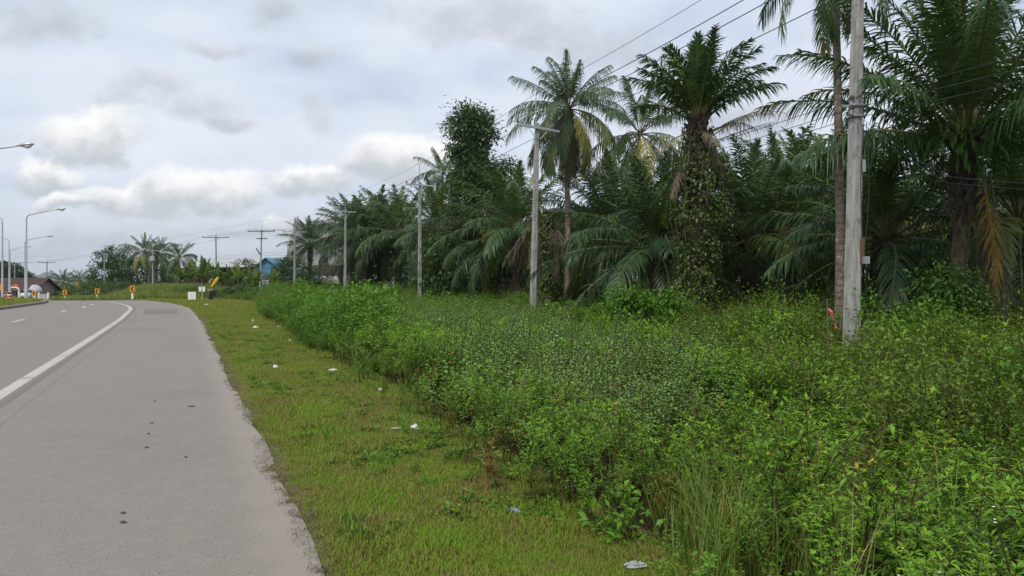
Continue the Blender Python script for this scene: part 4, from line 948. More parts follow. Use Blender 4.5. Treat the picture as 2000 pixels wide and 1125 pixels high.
for row in range(7):
    for k in range(13):
        Y = 24 + k * 8.0 + (row % 2) * 4 + r.normal(0, 0.8); lx = 8.05 - 0.40 * (Y - 17.5) + 7.5 + row * 7.6 + r.normal(0, 0.7)
        if Y > 104 or abs(lx / Y) > 0.82 or lx / Y < -0.11: continue
        if any((lx - a) ** 2 + (Y - b) ** 2 < 20 for a, b in used): continue
        if row > 3 and Y > 84: continue
        oil_palm(1000 + lx / Y * F, Y, r.uniform(2.9, 4.6) + 0.010 * Y, 'oil palm with dark arching fronds deep in the plantation behind the front row', r.uniform(0.88, 1.04), cnt, r.rand() * 6.28)
        used.append((lx, Y)); cnt += 1
# --- coconut palms
def coconut(px, Y, zc, label, sc=1.0, var=0, rz=0.0, r0=0.15, lean=(0, 0), group=None, me=None):
    x = PX(px, Y); z0 = gz(x, Y); h = zc - z0
    t = thing('coconut_palm', label, 'coconut palm', (x - lean[0], Y - lean[1], z0), 0, group)
    coco_trunk(h, r0, lean, r0 * 0.65, int(px)).obj('trunk', 'coco_bark', t)
    part('crown', me or COCO[var % len(COCO)], t, (lean[0], lean[1], h - 0.1), rz, sc)
    return t
CA = coco_crown(371, 46, 3.8, 88, -80, 66, 0.8, 0.8, 0.042, 0.6, 1.25, 0.45, 0.5, 0.3).mesh('crown', ['coco_frond', 'rachis'])
t = coconut(1110, 38, PZ(212, 38), 'coconut palm with yellowing fronds just right of the second pole', 0.9, 0, 2.0, 0.17, (0.1, 0), me=CA)
dead_fronds(372, 7, 3.0, (-85, -45), (-0.4, 0.1), 0.2, None, 0.3, 44, 0.6, 0.8).obj('dead_frond', ['dead_frond'], t, (0.1, 0, PZ(212, 38) - t.location[2] - 0.6))
coconut(1250, 50, PZ(262, 50), 'second coconut palm, crown left of the vine clad palm against the sky', 1.12, 1, 0.6, 0.16)
CC = coco_crown(375, 15, 4.0, 60, -50, 60, 0.85, 0.7, 0.05).mesh('crown', ['coco_frond', 'rachis'])
coconut(1636, 20, PZ(-105, 20), 'tall slender bare coconut trunk close beside the nearest concrete pole', 0.66, 2, 1.9, 0.135, (-0.02, 0), me=CC)
coconut(866, 80, PZ(338, 80), 'small coconut crown peeping over the trees left of the tall leafy tree', 0.85, 0, 1.2, 0.15)
g_far = 'coconut palms beyond the road bend'
coconut(284, 155, PZ(492, 155), 'left of two tall coconut palms beyond the bend, dense crown', 1.12, 1, 0.3, 0.22, (-0.8, 0), g_far)
coconut(309, 158, PZ(496, 158), 'coconut palm with wide drooping crown right behind the transformer pole', 1.15, 2, 2.2, 0.2, (0.4, 0), g_far)
coconut(350, 140, PZ(503, 140), 'single coconut palm standing before the long grey shed', 1.0, 0, 4.0, 0.2, (0.5, 0), g_far)
coconut(124, 190, PZ(552, 190), 'bushy low coconut palm at far left behind the orange chevron signs', 1.05, 1, 3.0, 0.2, (0, 0), g_far)
coconut(157, 200, PZ(548, 200), 'small far coconut palm right of the bushy low one', 1.0, 2, 5.0, 0.2, (0, 0), g_far)
coconut(182, 195, PZ(556, 195), 'lowest far coconut palm beside the dark tree mass', 0.95, 0, 1.0, 0.2, (0, 0), g_far)

# ------------------------------------------------------------------ broadleaf trees and bushes
def crown_mb(blobs, ls, seed, per=26, spread=0.17, shell=0.55, tintb=0.5):
    r = np.random.RandomState(seed); mb = MB()
    zlo = min(b[2] - b[5] for b in blobs); zhi = max(b[2] + b[5] for b in blobs)
    for (cx, cy_, cz, rx, ry, rz, n) in blobs:
        k = max(1, n // per); c = rdir(k, r) * (shell + (1 - shell) * r.rand(k))[:, None] * (1 + r.normal(0, 0.08, (k, 1))) * np.array([rx, ry, rz]) + np.array([cx, cy_, cz])
        sz = r.uniform(0.6, 1.4, k); tn = r.normal(tintb, 0.13, k)
        idx = np.repeat(np.arange(k), per); m_ = len(idx); s_ = spread * min(rx, rz) ** 0.5
        base = c[idx] + np.clip(r.normal(0, 1, (m_, 3)), -1.7, 1.7) * (s_ * sz[idx])[:, None] * np.array([1.25, 1.25, 0.75])
        out = unit(base - np.array([cx, cy_, cz])); D_ = unit(out + r.normal(0, 0.7, (m_, 3))); D_[:, 2] -= 0.15
        L_ = ls * r.uniform(0.6, 1.3, m_)
        leaves(mb, base, D_, np.tile([0, 0, 1.0], (m_, 1)) + r.normal(0, 0.35, (m_, 3)), L_, L_ * 0.5, 0, np.clip(tn[idx] + r.normal(0, 0.1, m_), 0, 1), 0.5, quad=True)
    return mb
def tree(name, label, cat, x, Y, blobs, ls, seed, mleaf='tree_leaf', tr=0.2, group=None, limbs=True, spread=0.3, shell=0.5, per=26, crownname='crown', tintb=0.5):
    z0 = gz(x, Y); t = thing(name, label, cat, (x, Y, z0), 0, group)
    bl = [(a, b, c - z0, d, e, f_, n) for (a, b, c, d, e, f_, n) in blobs]
    crown_mb(bl, ls, seed, per, spread, shell, tintb).obj(crownname, mleaf, t)
    mb = MB(); r = np.random.RandomState(seed + 1); top = max(b[2] for b in bl); q = np.linspace(0, 1, 9)
    tx = bl[-1][0]; P = np.c_[tx * q ** 1.5 + r.normal(0, 0.05, 9) * q, r.normal(0, 0.05, 9), (top + 0.3) * q - 0.3]
    mb.tube(P, tr * (1.05 - 0.8 * q), 0, 8)
    if limbs:
        for b in bl:
            for k in range(3):
                e = np.array(b[:3]) + rdir(1, r, -0.2, 0.8)[0] * np.array(b[3:6]) * 0.75; s0 = np.clip((e[2] - 0.3 * b[5]) / (top + 0.3), 0.15, 0.9) * r.uniform(0.6, 0.95)
                p0 = np.array([np.interp(s0, q, P[:, c]) for c in range(3)]); qq = np.linspace(0, 1, 5)[:, None]
                mb.tube(p0 + (e - p0) * qq + np.array([0, 0, 0.3]) * qq * (1 - qq), tr * np.linspace(0.4, 0.08, 5), 0, 5, False)
    mb.obj('trunk' if cat == 'tree' else 'stems', 'tree_bark', t)
    return t
def B(px, py, Y, x0, rpx, rpy, n, dy=0.0, ry=None):
    """crown lobe from where it stands in the photo"""
    rx = rpx / F * Y; return (PX(px, Y) - x0, dy, PZ(py, Y), rx, rx * 0.9 if ry is None else ry, rpy / F * Y, n)
x0 = PX(926, 58)
tree('tall_leafy_tree', 'tall narrow leafy tree with rounded top lobe right of the third pole', 'tree', x0, 58, [
    B(918, 300, 58, x0, 31, 24, 1300), B(930, 350, 58, x0, 42, 34, 2300), B(918, 245, 58, x0, 42, 38, 2800), B(905, 285, 58, x0, 28, 25, 1050), B(945, 262, 58, x0, 26, 30, 1200), B(925, 335, 58, x0, 42, 42, 3300), B(965, 375, 58, x0, 48, 45, 3600), B(905, 395, 58, x0, 36, 50, 3000),
    B(985, 325, 58, x0, 22, 20, 525), B(930, 455, 58, x0, 58, 55, 5400), B(880, 500, 58, x0, 50, 48, 4500), B(975, 500, 58, x0, 46, 50, 3300), B(850, 545, 58, x0, 36, 30, 2250), B(915, 548, 58, x0, 60, 32, 3300), B(925, 230, 58, x0, 30, 22, 900)], 0.28, 401, 'tree_leaf', 0.24, spread=0.33)
def bush(px, Y, lobes, lab, seed, ls, mleaf='tree_leaf', cat='bush', name='bush', group=None, **kw):
    x0 = PX(px, Y); return tree(name, lab, cat, x0, Y, [B(a, b, Y, x0, c, d, n) for (a, b, c, d, n) in lobes], ls, seed, mleaf, 0.1 if cat == 'tree' else 0.035, group, **kw)
bush(570, 118, [(575, 530, 40, 28, 1900), (545, 548, 28, 22, 900), (600, 552, 34, 20, 1100), (560, 515, 22, 16, 500)], 'dark spreading tree at the foot of the fifth pole', 411, 0.42, cat='tree', name='spreading_tree')
bush(530, 116, [(530, 548, 24, 18, 900), (552, 556, 20, 14, 600), (512, 560, 16, 12, 400)], 'pale green bushy shrub in front of the blue building', 434, 0.36, 'tree_leaf_pale', group=None)
bush(640, 122, [(640, 560, 28, 14, 900), (618, 562, 18, 12, 400)], 'light green shrub before the brown roofed shelter', 412, 0.4, 'tree_leaf_pale')
bush(835, 72, [(838, 505, 22, 40, 1500), (845, 560, 30, 22, 1200)], 'dense dark bush right of the third pole', 413, 0.26)
bush(1125, 40, [(1120, 575, 28, 20, 1100), (1085, 588, 24, 16, 800), (1150, 590, 22, 12, 500)], 'green bush around the foot of the roadside coconut palm', 414, 0.17, 'tree_leaf_pale')
bush(1230, 24, [(1225, 582, 30, 22, 620), (1262, 590, 26, 18, 420), (1200, 598, 20, 14, 300)], 'bright leafy shrub left of the vine clad palm foot', 415, 0.17, 'bush')
bush(1300, 24, [(1303, 585, 24, 20, 420), (1330, 600, 16, 14, 200)], 'second leafy shrub touching the vine clad palm foot', 416, 0.16, 'bush')
bush(1790, 15.5, [(1785, 606, 30, 24, 300), (1830, 618, 28, 22, 260), (1745, 632, 22, 18, 180)], 'leafy light green shrub in front of the large palm, right of the nearest pole', 417, 0.11, 'bush')
bush(1700, 16, [(1698, 608, 16, 26, 130)], 'thin upright weed beside the nearest pole, to its right', 418, 0.12, 'bush', name='sapling', cat='sapling')
bush(1855, 19, [(1850, 548, 40, 34, 700), (1885, 580, 36, 26, 450), (1830, 580, 24, 24, 250)], 'fern like green bush at the base of the large palm', 419, 0.15, 'fern')
# far left tree masses beyond the bend
gfar = 'trees beyond the road bend'
bush(215, 172, [(215, 505, 26, 22, 1500), (240, 520, 28, 26, 1700), (200, 535, 24, 24, 1200), (225, 555, 34, 20, 1400)], 'open crowned dark tree left of the tall coconut palms', 421, 0.55, cat='tree', name='far_tree', group=gfar, tintb=0.4)
bush(256, 168, [(255, 500, 18, 20, 700), (265, 530, 24, 28, 1300), (250, 555, 26, 16, 800)], 'narrow dark tree touching the left coconut trunk', 422, 0.5, cat='tree', name='far_tree', group=gfar, tintb=0.35)
bush(320, 166, [(318, 545, 26, 26, 1300), (345, 552, 26, 20, 900), (296, 552, 18, 20, 600)], 'dark tree behind the transformer pole', 423, 0.5, cat='tree', name='far_tree', group=gfar, tintb=0.3)
bush(185, 160, [(190, 560, 26, 16, 900), (165, 566, 22, 12, 500)], 'rounded green bush behind the middle chevron sign', 424, 0.45, 'tree_leaf_pale', group=gfar)
bush(225, 152, [(228, 566, 26, 13, 800), (250, 562, 18, 12, 400)], 'dense bush behind the nearest chevron sign', 425, 0.42, group=gfar)
bush(20, 230, [(0, 535, 30, 26, 3600), (30, 541, 26, 24, 3000), (50, 548, 18, 18, 1600)], 'big dark tree behind the brown roofed building', 426, 0.75, cat='tree', name='far_tree', group=gfar, tintb=0.35)
bush(72, 240, [(70, 556, 15, 14, 1500), (84, 562, 12, 10, 800)], 'round green tree between the building and the lone utility pole', 427, 0.7, 'tree_leaf_pale', cat='tree', name='far_tree', group=gfar)
bush(118, 180, [(120, 572, 30, 9, 700), (150, 574, 26, 8, 500)], 'low hedge of shrubs behind the left chevron signs', 428, 0.4, group=gfar)
bush(470, 67, [(472, 570, 24, 12, 900), (446, 574, 18, 9, 500)], 'clipped looking rounded shrub by the side road under the banana plants', 429, 0.25, group=gfar)
bush(495, 70, [(496, 571, 16, 11, 600)], 'small round shrub left of the blue sign', 430, 0.24, group=gfar)
bush(480, 118, [(478, 524, 20, 16, 900)], 'round crowned tree before the blue roof', 431, 0.36, 'tree_leaf_pale', cat='tree', name='far_tree', group=gfar)
bush(383, 72, [(385, 570, 16, 10, 500)], 'low bush behind the white board', 432, 0.25, group=gfar)
bush(810, 78, [(806, 540, 16, 34, 900)], 'dark bush left of the third pole foot', 433, 0.28, tintb=0.3)

# woods on the far side of the other carriageway, mostly left of the frame
r = np.random.RandomState(91); wl = []
for k in range(34):
    wx = r.uniform(-330, -120); wy = 0.15 * (-wx) + r.uniform(95, 190)
    if wx / wy > -0.71: continue
    hh_ = r.uniform(7, 13); wl.append((wx, wy, hh_ * 0.5 - 2.3, r.uniform(6, 12), r.uniform(5, 9), hh_ * 0.6, 700))
w_ = crown_mb(wl, 0.9, 92, 24, 0.4, 0.6, 0.4).obj('far_woods', 'tree_leaf'); tag(w_, kind='stuff')
# banana plants
def banana_mesh(seed):
    r = np.random.RandomState(seed); mb = MB()
    for st_ in range(3):                                         # a clump: the mother stem and two suckers
        ox, oy = (0, 0) if st_ == 0 else r.normal(0, 0.55, 2); hs = 1.0 if st_ == 0 else r.uniform(0.55, 0.85); H0 = 1.15 * hs
        mb.tube(np.array([[ox, oy, -0.2], [ox + 0.02, oy, H0 * 0.5], [ox, oy + 0.03, H0 + 0.2]]), [0.12 * hs, 0.10 * hs, 0.06], 1, 8)
        for k in range(9):
            t = k / 8.0; az = k * 2.4 + r.normal(0, 0.3); e0 = 1.5 - 0.75 * t + r.normal(0, 0.08); dr = 0.25 + 1.7 * t ** 1.5 + r.uniform(0, 0.3); L = r.uniform(1.7, 2.3) * hs; n = 14; s = np.linspace(0, 1, n); e = e0 - dr * s ** 1.5
            st = np.c_[np.cos(e) * np.cos(az), np.cos(e) * np.sin(az), np.sin(e)] * L / (n - 1); P = np.array([ox, oy, H0]) + np.vstack([np.zeros(3), np.cumsum(st[:-1], 0)])
            wv = 0.30 * hs * np.interp(s, [0, 0.16, 0.3, 0.7, 1], [0.03, 0.05, 0.95, 0.9, 0.05]) * r.uniform(0.7, 1.1, n); S = np.array([-math.sin(az), math.cos(az), 0]); U_ = np.cross(st, S); U_ = unit(U_)
            A = P + S * wv[:, None] * 0.9 + U_ * wv[:, None] * r.uniform(-0.5, 0.4); Bq = P - S * wv[:, None] * 0.9 + U_ * wv[:, None] * r.uniform(-0.5, 0.4)
            V = np.stack([A, P, Bq], 1).reshape(-1, 3); q = np.arange(n - 1) * 3
            mb.add(V, np.concatenate([np.stack([q, q + 1, q + 4, q + 3], -1), np.stack([q + 1, q + 2, q + 5, q + 4], -1)]), 0, np.clip(r.normal(0.45, 0.22), 0, 1))
    return mb.mesh('foliage', ['banana', 'deadstem'])
BAN = [banana_mesh(440 + k) for k in range(4)]
bl = ['banana plant left of the white board, against the coconut palm', 'banana plant directly behind the white board', 'tall banana plant behind the square sign', 'banana plant behind the leaning yellow board', 'banana plant right of the leaning yellow board', 'wide banana plant midway between the leaning board and the blue sign', 'banana plant in front of the blue gable', 'pale banana plant right behind the blue sign', 'rearmost banana plant under the grey shed', 'banana plant just left of the sixth pole']
for k, (px, Y, s) in enumerate(((352, 92, 0.95), (376, 96, 1.1), (398, 90, 1.25), (424, 94, 1.15), (446, 90, 1.1), (466, 97, 1.2), (490, 100, 1.1), (533, 104, 1.15), (410, 104, 1.15), (503, 96, 1.0))):
    x = PX(px, Y); t = thing('banana_plant', bl[k], 'banana plant', (x, Y, gz(x, Y)), rng.rand() * 6, 'banana plants by the junction')
    part('foliage', BAN[k % 4], t, sc=s)

# loose seedling with broad leaves in the near right weeds
x, Y = PX(1935, 4.5), 4.5; t = thing('seedling', 'young broad leaved seedling low at the right in the weeds', 'seedling', (x, Y, gz(x, Y))); t.scale = (1.0, 1.0, (0.30 - gz(x, Y)) / 0.9)
mb = MB(); aa = np.arange(6) * 1.05 + 0.3; D_ = np.c_[np.cos(aa), np.sin(aa), np.linspace(0.2, 0.9, 6)]
leaves(mb, np.tile([0, 0, 0.62], (6, 1)) + np.c_[np.zeros((6, 2)), np.linspace(0, 0.1, 6)], D_, np.tile([0, 0, 1.0], (6, 1)), 0.20, 0.085, 0, 0.75, 0.3); mb.obj('leaves', 'tree_leaf_pale', t)
mb = MB(); mb.tube(np.array([[0, 0, -0.05], [0.01, 0, 0.35], [0, 0, 0.72]]), [0.007, 0.006, 0.004], 0, 6); mb.obj('stem', 'stem', t)
x, Y = PX(1235, 4.75), 4.75; t = thing('leafy_plant', 'bright green leafy plant at the bottom of the verge, nearest the viewer', 'plant', (x, Y, gz(x, Y)))
P_dome(450, 0.30, 0.40, 260, 0.075, 0.4, 12, 0.45, 0.5).obj('foliage', ['bush', 'stem'], t)
#PART4
# ------------------------------------------------------------------ utility poles and their wires
def pole_shaft(h, w0=0.30, w1=0.19):
    """square-section tapered concrete pole with chamfered corners and a shallow recess down two faces"""
    mb = MB(); n = 10; q = np.linspace(0, 1, n); ring = []
    for k in range(n):
        w = (w0 + (w1 - w0) * q[k]) / 2; c = w * 0.28
        ring.append([(-w + c, -w), (-c * 0.9, -w), (-c * 0.7, -w * 0.9), (c * 0.7, -w * 0.9), (c * 0.9, -w), (w - c, -w), (w, -w + c), (w, w - c), (w - c, w), (-w + c, w), (-w, w - c), (-w, -w + c)])
    m = len(ring[0]); V = np.array([[(a, b, h * q[k] - 0.5 * (k == 0)) for (a, b) in ring[k]] for k in range(n)]).reshape(-1, 3)
    i, j = np.meshgrid(np.arange(n - 1), np.arange(m), indexing='ij'); a = i * m + j; b = i * m + (j + 1) % m
    mb.add(V, np.stack([a, b, b + m, a + m], -1).reshape(-1, 4))
    top = V[-m:]; mb.add(np.vstack([top, top.mean(0)]), [[k, (k + 1) % m, m] for k in range(m)])
    return mb
def insulator_mb():
    mb = MB(); zs = [0, 0.05, 0.05, 0.08, 0.10, 0.13, 0.15, 0.18, 0.20, 0.22]; rs = [0.02, 0.02, 0.07, 0.075, 0.04, 0.065, 0.035, 0.05, 0.03, 0.0]
    mb.tube(np.array([[0, 0, z] for z in zs]), rs, 0, 10, True); return mb
INS = insulator_mb().mesh('insulator', ['porcelain'])
ARM = [-1.05, -0.42, 1.0]
POLES = []      # world points of the wires: arm positions and mast top
def upole(px, Y, arm_z, label, ang, lean=(0, 0), tilt=0.0, arm=True, extra=True, wid=1.0, ah=1.1, mastlen=1.7):
    x = PX(px, Y); z0 = gz(x, Y); h = arm_z - z0 + 0.25
    t = thing('utility_pole', label, 'utility pole', (x, Y, z0), ang, 'concrete power poles along the road')
    lx = lambda z: lean[0] * z / h
    s = pole_shaft(h, 0.30 * wid, 0.19 * wid); 
    for k, (v, tt) in enumerate(s.v): v[:, 0] += lean[0] * v[:, 2] / h; v[:, 1] += lean[1] * v[:, 2] / h
    s.obj('shaft', 'pole_concrete', t)
    za = arm_z - z0; ax, ay = lx(za), lean[1] * za / h
    mb = MB(); mb.tube(np.array([[0, 0, za - 0.6], [0, 0, za + mastlen]]) + np.array([ax, ay + 0.13, 0]), [0.035, 0.022], 0, 6); mb.obj('mast', 'galv', t)
    ct, st = math.cos(tilt), math.sin(tilt)
    pts = []
    cr = MB(); cr.box((ax, ay - 0.15, za), (ah * 2, 0.10, 0.11), 0, 0, 0, tilt); cr.obj('crossarm', 'galv' if not wid < 1 else 'darkmetal', t)
    br = MB()
    for sgn in (-1, 1): br.tube(np.array([[ax + sgn * 0.09, ay - 0.14, za - 0.55], [ax + sgn * 0.5, ay - 0.15, za - 0.06 - sgn * 0.5 * st]]), 0.018, 0, 5)
    br.obj('brace', 'galv', t)
    for q in ARM:
        q2 = q * ah / 1.1; o = part('insulator', INS, t, (ax + q2 * ct, ay - 0.15, za + 0.05 - q2 * st))
        pts.append(np.array([ax + q2 * ct, ay - 0.15, za + 0.05 - q2 * st + 0.22]))
    pts.append(np.array([ax, ay + 0.13, za + mastlen])); lv = [np.array([-0.17, -0.02, 5.9 - z0 - k * 0.24 - (0.0)]) for k in range(3)]
    M_ = rot(0, 0, ang); base = np.array([x, Y, z0])
    POLES.append(([base + M_ @ p for p in pts], [base + M_ @ (p + np.array([lx(p[2]), 0, 0])) for p in lv], t, z0, h))
    return t
A0 = R(20)
t1 = upole(1661, 17.5, PZ(-54, 17.5), 'nearest concrete power pole, grey and stained, with meter fittings on its side', A0, (0.24, 0), 0.06, wid=1.10)
upole(1040, 35.4, 8.9, 'second concrete power pole, leaning slightly, in front of the coconut palm', A0, (0.24, 0), 0.10)
upole(820, 56.7, 8.9, 'third concrete power pole, left of the tall leafy tree', A0, (0, 0), 0.02)
upole(674, 79, 8.95, 'fourth concrete power pole, before the ivy clad palms', R(22), (0.05, 0), 0.02)
upole(575, 111, 8.9, 'fifth concrete power pole, before the limestone crag', R(24), (0.05, 0), -0.02, wid=1.1, ah=1.75)
t6 = upole(508, 112, 9.05, 'sixth power pole with a second short arm, left of the blue sign', R(10), (0.25, 0), -0.02, wid=0.98, ah=2.0)
upole(423, 128, 9.05, 'seventh dark power pole, rising behind the banana plants', R(8), (-0.1, 0), 0.0, wid=0.98, ah=2.2)
t8 = upole(299, 150, 7.7, 'power pole carrying a pale transformer box among coconut palms', R(8), (-0.1, 0), 0.0, wid=1.0, ah=1.2)
upole(204, 165, 7.8, 'thin power pole before the open crowned dark tree', R(5), (0, 0), 0.0, wid=0.98, ah=1.4)
upole(92, 190, 6.2, 'lone dark power pole at far left beside the pale shelter', R(-5), (0, 0), 0.0, wid=0.98, ah=2.3)
upole(29, 195, 6.15, 'leftmost power pole behind the twin street lamps', R(-5), (0, 0), 0.0, wid=0.98, ah=2.0)
# second short arm and switch on pole six, transformer on pole eight
z0 = t6.location[2]; mb = MB(); mb.box((0.28, -0.16, PZ(466, 112) - z0), (1.6, 0.10, 0.12)); mb.obj('lower_arm', 'darkmetal', t6)
mb = MB(); mb.tube(np.array([[-0.50, -0.2, PZ(485, 112) - z0], [0.02, -0.16, PZ(497, 112) - z0]]), 0.09, 0, 6); mb.obj('fuse_switch', 'darkmetal', t6)
z0 = t8.location[2]; mb = MB(); mb.box((0, -0.5, PZ(505, 150) - z0), (0.75, 0.6, 0.85)); mb.box((0, -0.5, PZ(505, 150) - z0 + 0.46), (0.5, 0.4, 0.08)); mb.obj('transformer', 'galv', t8)
# fittings on the nearest pole
z0 = t1.location[2]; hp = POLES[0][4]
fx = lambda z: 0.24 * z / hp
for k in range(3):
    z = PZ(192 + k * 18, 17.5) - z0
    mb = MB(); mb.tube(np.array([[-0.17, -0.03, z - 0.05], [-0.17, -0.03, z + 0.05]]) + np.array([fx(z), 0, 0]), [0.045, 0.045], 0, 10)
    mb.tube(np.array([[-0.17, -0.03, z - 0.025], [-0.17, -0.03, z + 0.025]]) + np.array([fx(z), 0, 0]), [0.056, 0.056], 0, 10)
    mb.obj('spool_insulator', 'porcelain', t1)
mb = MB(); zc = PZ(210, 17.5) - z0
mb.box((fx(zc) - 0.155, -0.03, zc), (0.03, 0.06, 0.62)); mb.box((fx(zc), -0.01, zc + 0.05), (0.315, 0.305, 0.05)); mb.box((fx(zc), -0.01, zc - 0.2), (0.32, 0.31, 0.05)); mb.obj('wire_rack', 'galv', t1)
mb = MB(); zc = PZ(500, 17.5) - z0; mb.box((fx(zc) + 0.11, -0.18, zc + 0.12), (0.10, 0.03, 0.62)); mb.obj('mounting_board', 'wood', t1)
mb = MB(); mb.box((fx(zc) + 0.15, -0.245, zc - 0.10), (0.13, 0.10, 0.17)); mb.box((fx(zc) + 0.15, -0.30, zc - 0.08), (0.09, 0.012, 0.08)); mb.tube(np.array([[fx(zc) + 0.15, -0.25, zc - 0.18], [fx(zc) + 0.17, -0.26, zc - 0.27], [fx(zc) + 0.20, -0.2, zc - 0.24]]), 0.012, 0, 5); mb.obj('meter_box', 'galv', t1)
mb = MB(); zc = PZ(325, 17.5) - z0; mb.box((fx(zc) + 0.10, -0.18, zc), (0.09, 0.03, 0.28)); mb.obj('bracket', 'galv', t1)
mb = MB(); zz_ = np.linspace(PZ(225, 17.5) - z0, PZ(480, 17.5) - z0, 14); mb.tube(np.c_[fx(zz_) + 0.06 + 0.03 * np.sin(zz_ * 2.2), np.full(14, -0.165), zz_], 0.011, 0, 5); mb.obj('cable', 'wire', t1)
mb = MB(); zz_ = np.linspace(PZ(240, 17.5) - z0, PZ(480, 17.5) - z0, 12); mb.tube(np.c_[fx(zz_) + 0.20 + 0.12 * np.sin(np.linspace(0, 3.0, 12)), np.full(12, -0.13), zz_], 0.009, 0, 5); mb.obj('cable', 'wire', t1)
def wire(name, pts, label, rad, sag=0.012, group=None):
    mb = MB(); P = []
    for a, b in zip(pts[:-1], pts[1:]):
        q = np.linspace(0, 1, 15)[:, None]; d = np.linalg.norm(b - a); seg = a + (b - a) * q; seg[:, 2] -= (4 * sag * d * q * (1 - q))[:, 0]; P.append(seg[:-1])
    P.append(pts[-1][None]); P = np.vstack(P); mb.tube(P, rad, 0, 5, False, 0.5, False)
    o = mb.obj(name, 'wire'); tag(o, label, 'wire', group); return o
back = [np.array(POLES[0][0][k]) + np.array([6.9, -18.0, 0.2]) for k in range(4)]      # the next pole stands behind the viewer
chain = POLES
G = 'power lines along the pole row'
for k, lab in enumerate(('power line on the left end of the crossarms', 'power line on the insulators nearest the masts', 'power line on the right end of the crossarms')):
    wire('power_line', [back[k]] + [c[0][k] for c in chain], lab, 0.014, 0.010, G)
wire('earth_wire', [back[3]] + [c[0][3] for c in chain], 'thin wire strung from mast tip to mast tip', 0.009, 0.008, G)
bl = [POLES[0][1][k] + np.array([6.9, -18.0, 0.0]) for k in range(3)]
for k, lab in enumerate(('upper of the three low wires on the spool rack', 'middle of the three low wires on the spool rack', 'lowest of the three low wires on the spool rack')):
    wire('low_wire', [bl[k], POLES[0][1][k]] + [c[1][k] for c in chain[1:7]], lab, 0.009, 0.010, 'low wires along the pole row')
p0 = POLES[0][1][1] + np.array([0.3, 0, -0.25])
for k, lab in enumerate(('upper house cable slanting down from the nearest pole', 'lower house cable slanting down from the nearest pole')):
    wire('house_cable', [p0 + np.array([0, 0, -0.12 * k]), np.array([PX(1850, 15), 15.0, PZ(345 + 12 * k, 15)]), np.array([16.0, 12.5, 3.1 - 0.1 * k])], lab, 0.005, 0.02, 'cables leaving the nearest pole')

# ------------------------------------------------------------------ street lamps on the median
def lamp(px, Y, ytop, reach, label, head=True):
    x = PX(px, Y); z0 = float(base_h(np.array([x]), np.array([Y]))[0]) + 0.18; zt = PZ(ytop, Y) - z0; s = 1 if reach > 0 else -1; L = abs(reach)
    t = thing('street_lamp', label, 'street lamp', (x, Y, z0), 0.12 * s, 'street lamps on the median')
    mb = MB(); mb.tube(np.array([[0, 0, -0.3], [0, 0, 0.9], [0, 0, 0.95], [0, 0, zt - 0.5]]), [0.12, 0.12, 0.095, 0.06], 0, 10); mb.obj('pole', 'lamp_pole', t)
    q = np.linspace(0, np.pi / 2, 7); bend = np.c_[s * 0.45 * (1 - np.cos(q)), np.zeros(7), zt - 0.5 + 0.45 * np.sin(q)]
    mb = MB(); mb.tube(np.vstack([bend, [[s * L * 0.6, 0, zt + 0.16 * L * 0.6], [s * L, 0, zt + 0.16 * L]]]), [0.06] * 7 + [0.045, 0.035], 0, 8); mb.obj('arm', 'lamp_pole', t)
    hd = MB(); a = 0.20 * s; q = np.linspace(0, 1, 9); wv = np.array([0.035, 0.07, 0.11, 0.15, 0.165, 0.165, 0.15, 0.11, 0.02])
    hd.tube(np.c_[s * (L - 0.1 + 0.95 * q), np.zeros(9), zt + 0.16 * L + 0.02 + 0.12 * q], wv * 0.8, 0, 10); h_ = hd.obj('lamp_head', 'galv', t)
    ln = MB(); ln.tube(np.c_[s * (L + 0.25 + 0.5 * q[:5] / 0.5), np.zeros(5), zt + 0.16 * L + 0.0 + 0.12 * q[:5] - 0.03], np.array([0.03, 0.10, 0.13, 0.10, 0.02]), 0, 8); ln.obj('lens', 'lens', h_)
    return t
lamp(52, 75, 418, 2.9, 'tall street lamp at left with arm reaching right over the lane')
lamp(49, 111, 468, 3.1, 'shorter looking street lamp behind the tall one, arm to the right')
lamp(5, 75, 424, -2.9, 'street lamp at the left border with its arm reaching left')
lamp(18, 111, 466, -3.1, 'street lamp second from the left border, arm to the left')
lamp(20, 150, 487, 3.2, 'farthest street lamp, its pale head showing between the poles')
lamp(-78, 42, 300, 3.1, 'nearest street lamp, only its head and arm in view at upper left')

# ------------------------------------------------------------------ chevron signs, markers, boards
def chevron(px, Y, wpx, hpx, ytop, label, lowpost=True):
    x = PX(px, Y); z0 = gz(x, Y) if lateral(np.array([x]), np.array([Y]))[0] > 0 else float(base_h(np.array([x]), np.array([Y]))[0]); w, h = wpx / F * Y, hpx / F * Y; zt = PZ(ytop, Y) - z0
    t = thing('chevron_sign', label, 'chevron sign', (x, Y, z0), 0.12, 'orange chevron signs round the bend')
    mb = MB(); mb.box((0, 0, zt - h / 2), (w, 0.03, h)); mb.obj('panel', 'sign_yellow', t)
    c = zt - h / 2; q = [(0.30, 0.40), (-0.05, 0.40), (-0.36, 0.0), (-0.05, -0.40), (0.30, -0.40), (0.0, 0.0)]
    mb = MB(); poly = [(a * w, c + b * h) for a, b in q]
    mb.add([(a, -0.019, b) for a, b in poly], [[0, 1, 2, 5], [5, 2, 3, 4]]); mb.obj('chevron', 'sign_black', t)
    mb = MB(); mb.box((0, 0.0, (zt - h - 0.2) / 2 - 0.1), (0.15, 0.12, zt - h + 0.2), taper=0.95); mb.obj('post', 'white_paint', t)
    return t
chevron(259, 62.8, 8.6, 12.5, 558, 'nearest and largest orange chevron sign, right end of the row')
chevron(190, 69, 8.2, 10.5, 563.5, 'orange chevron sign in the middle of the bend')
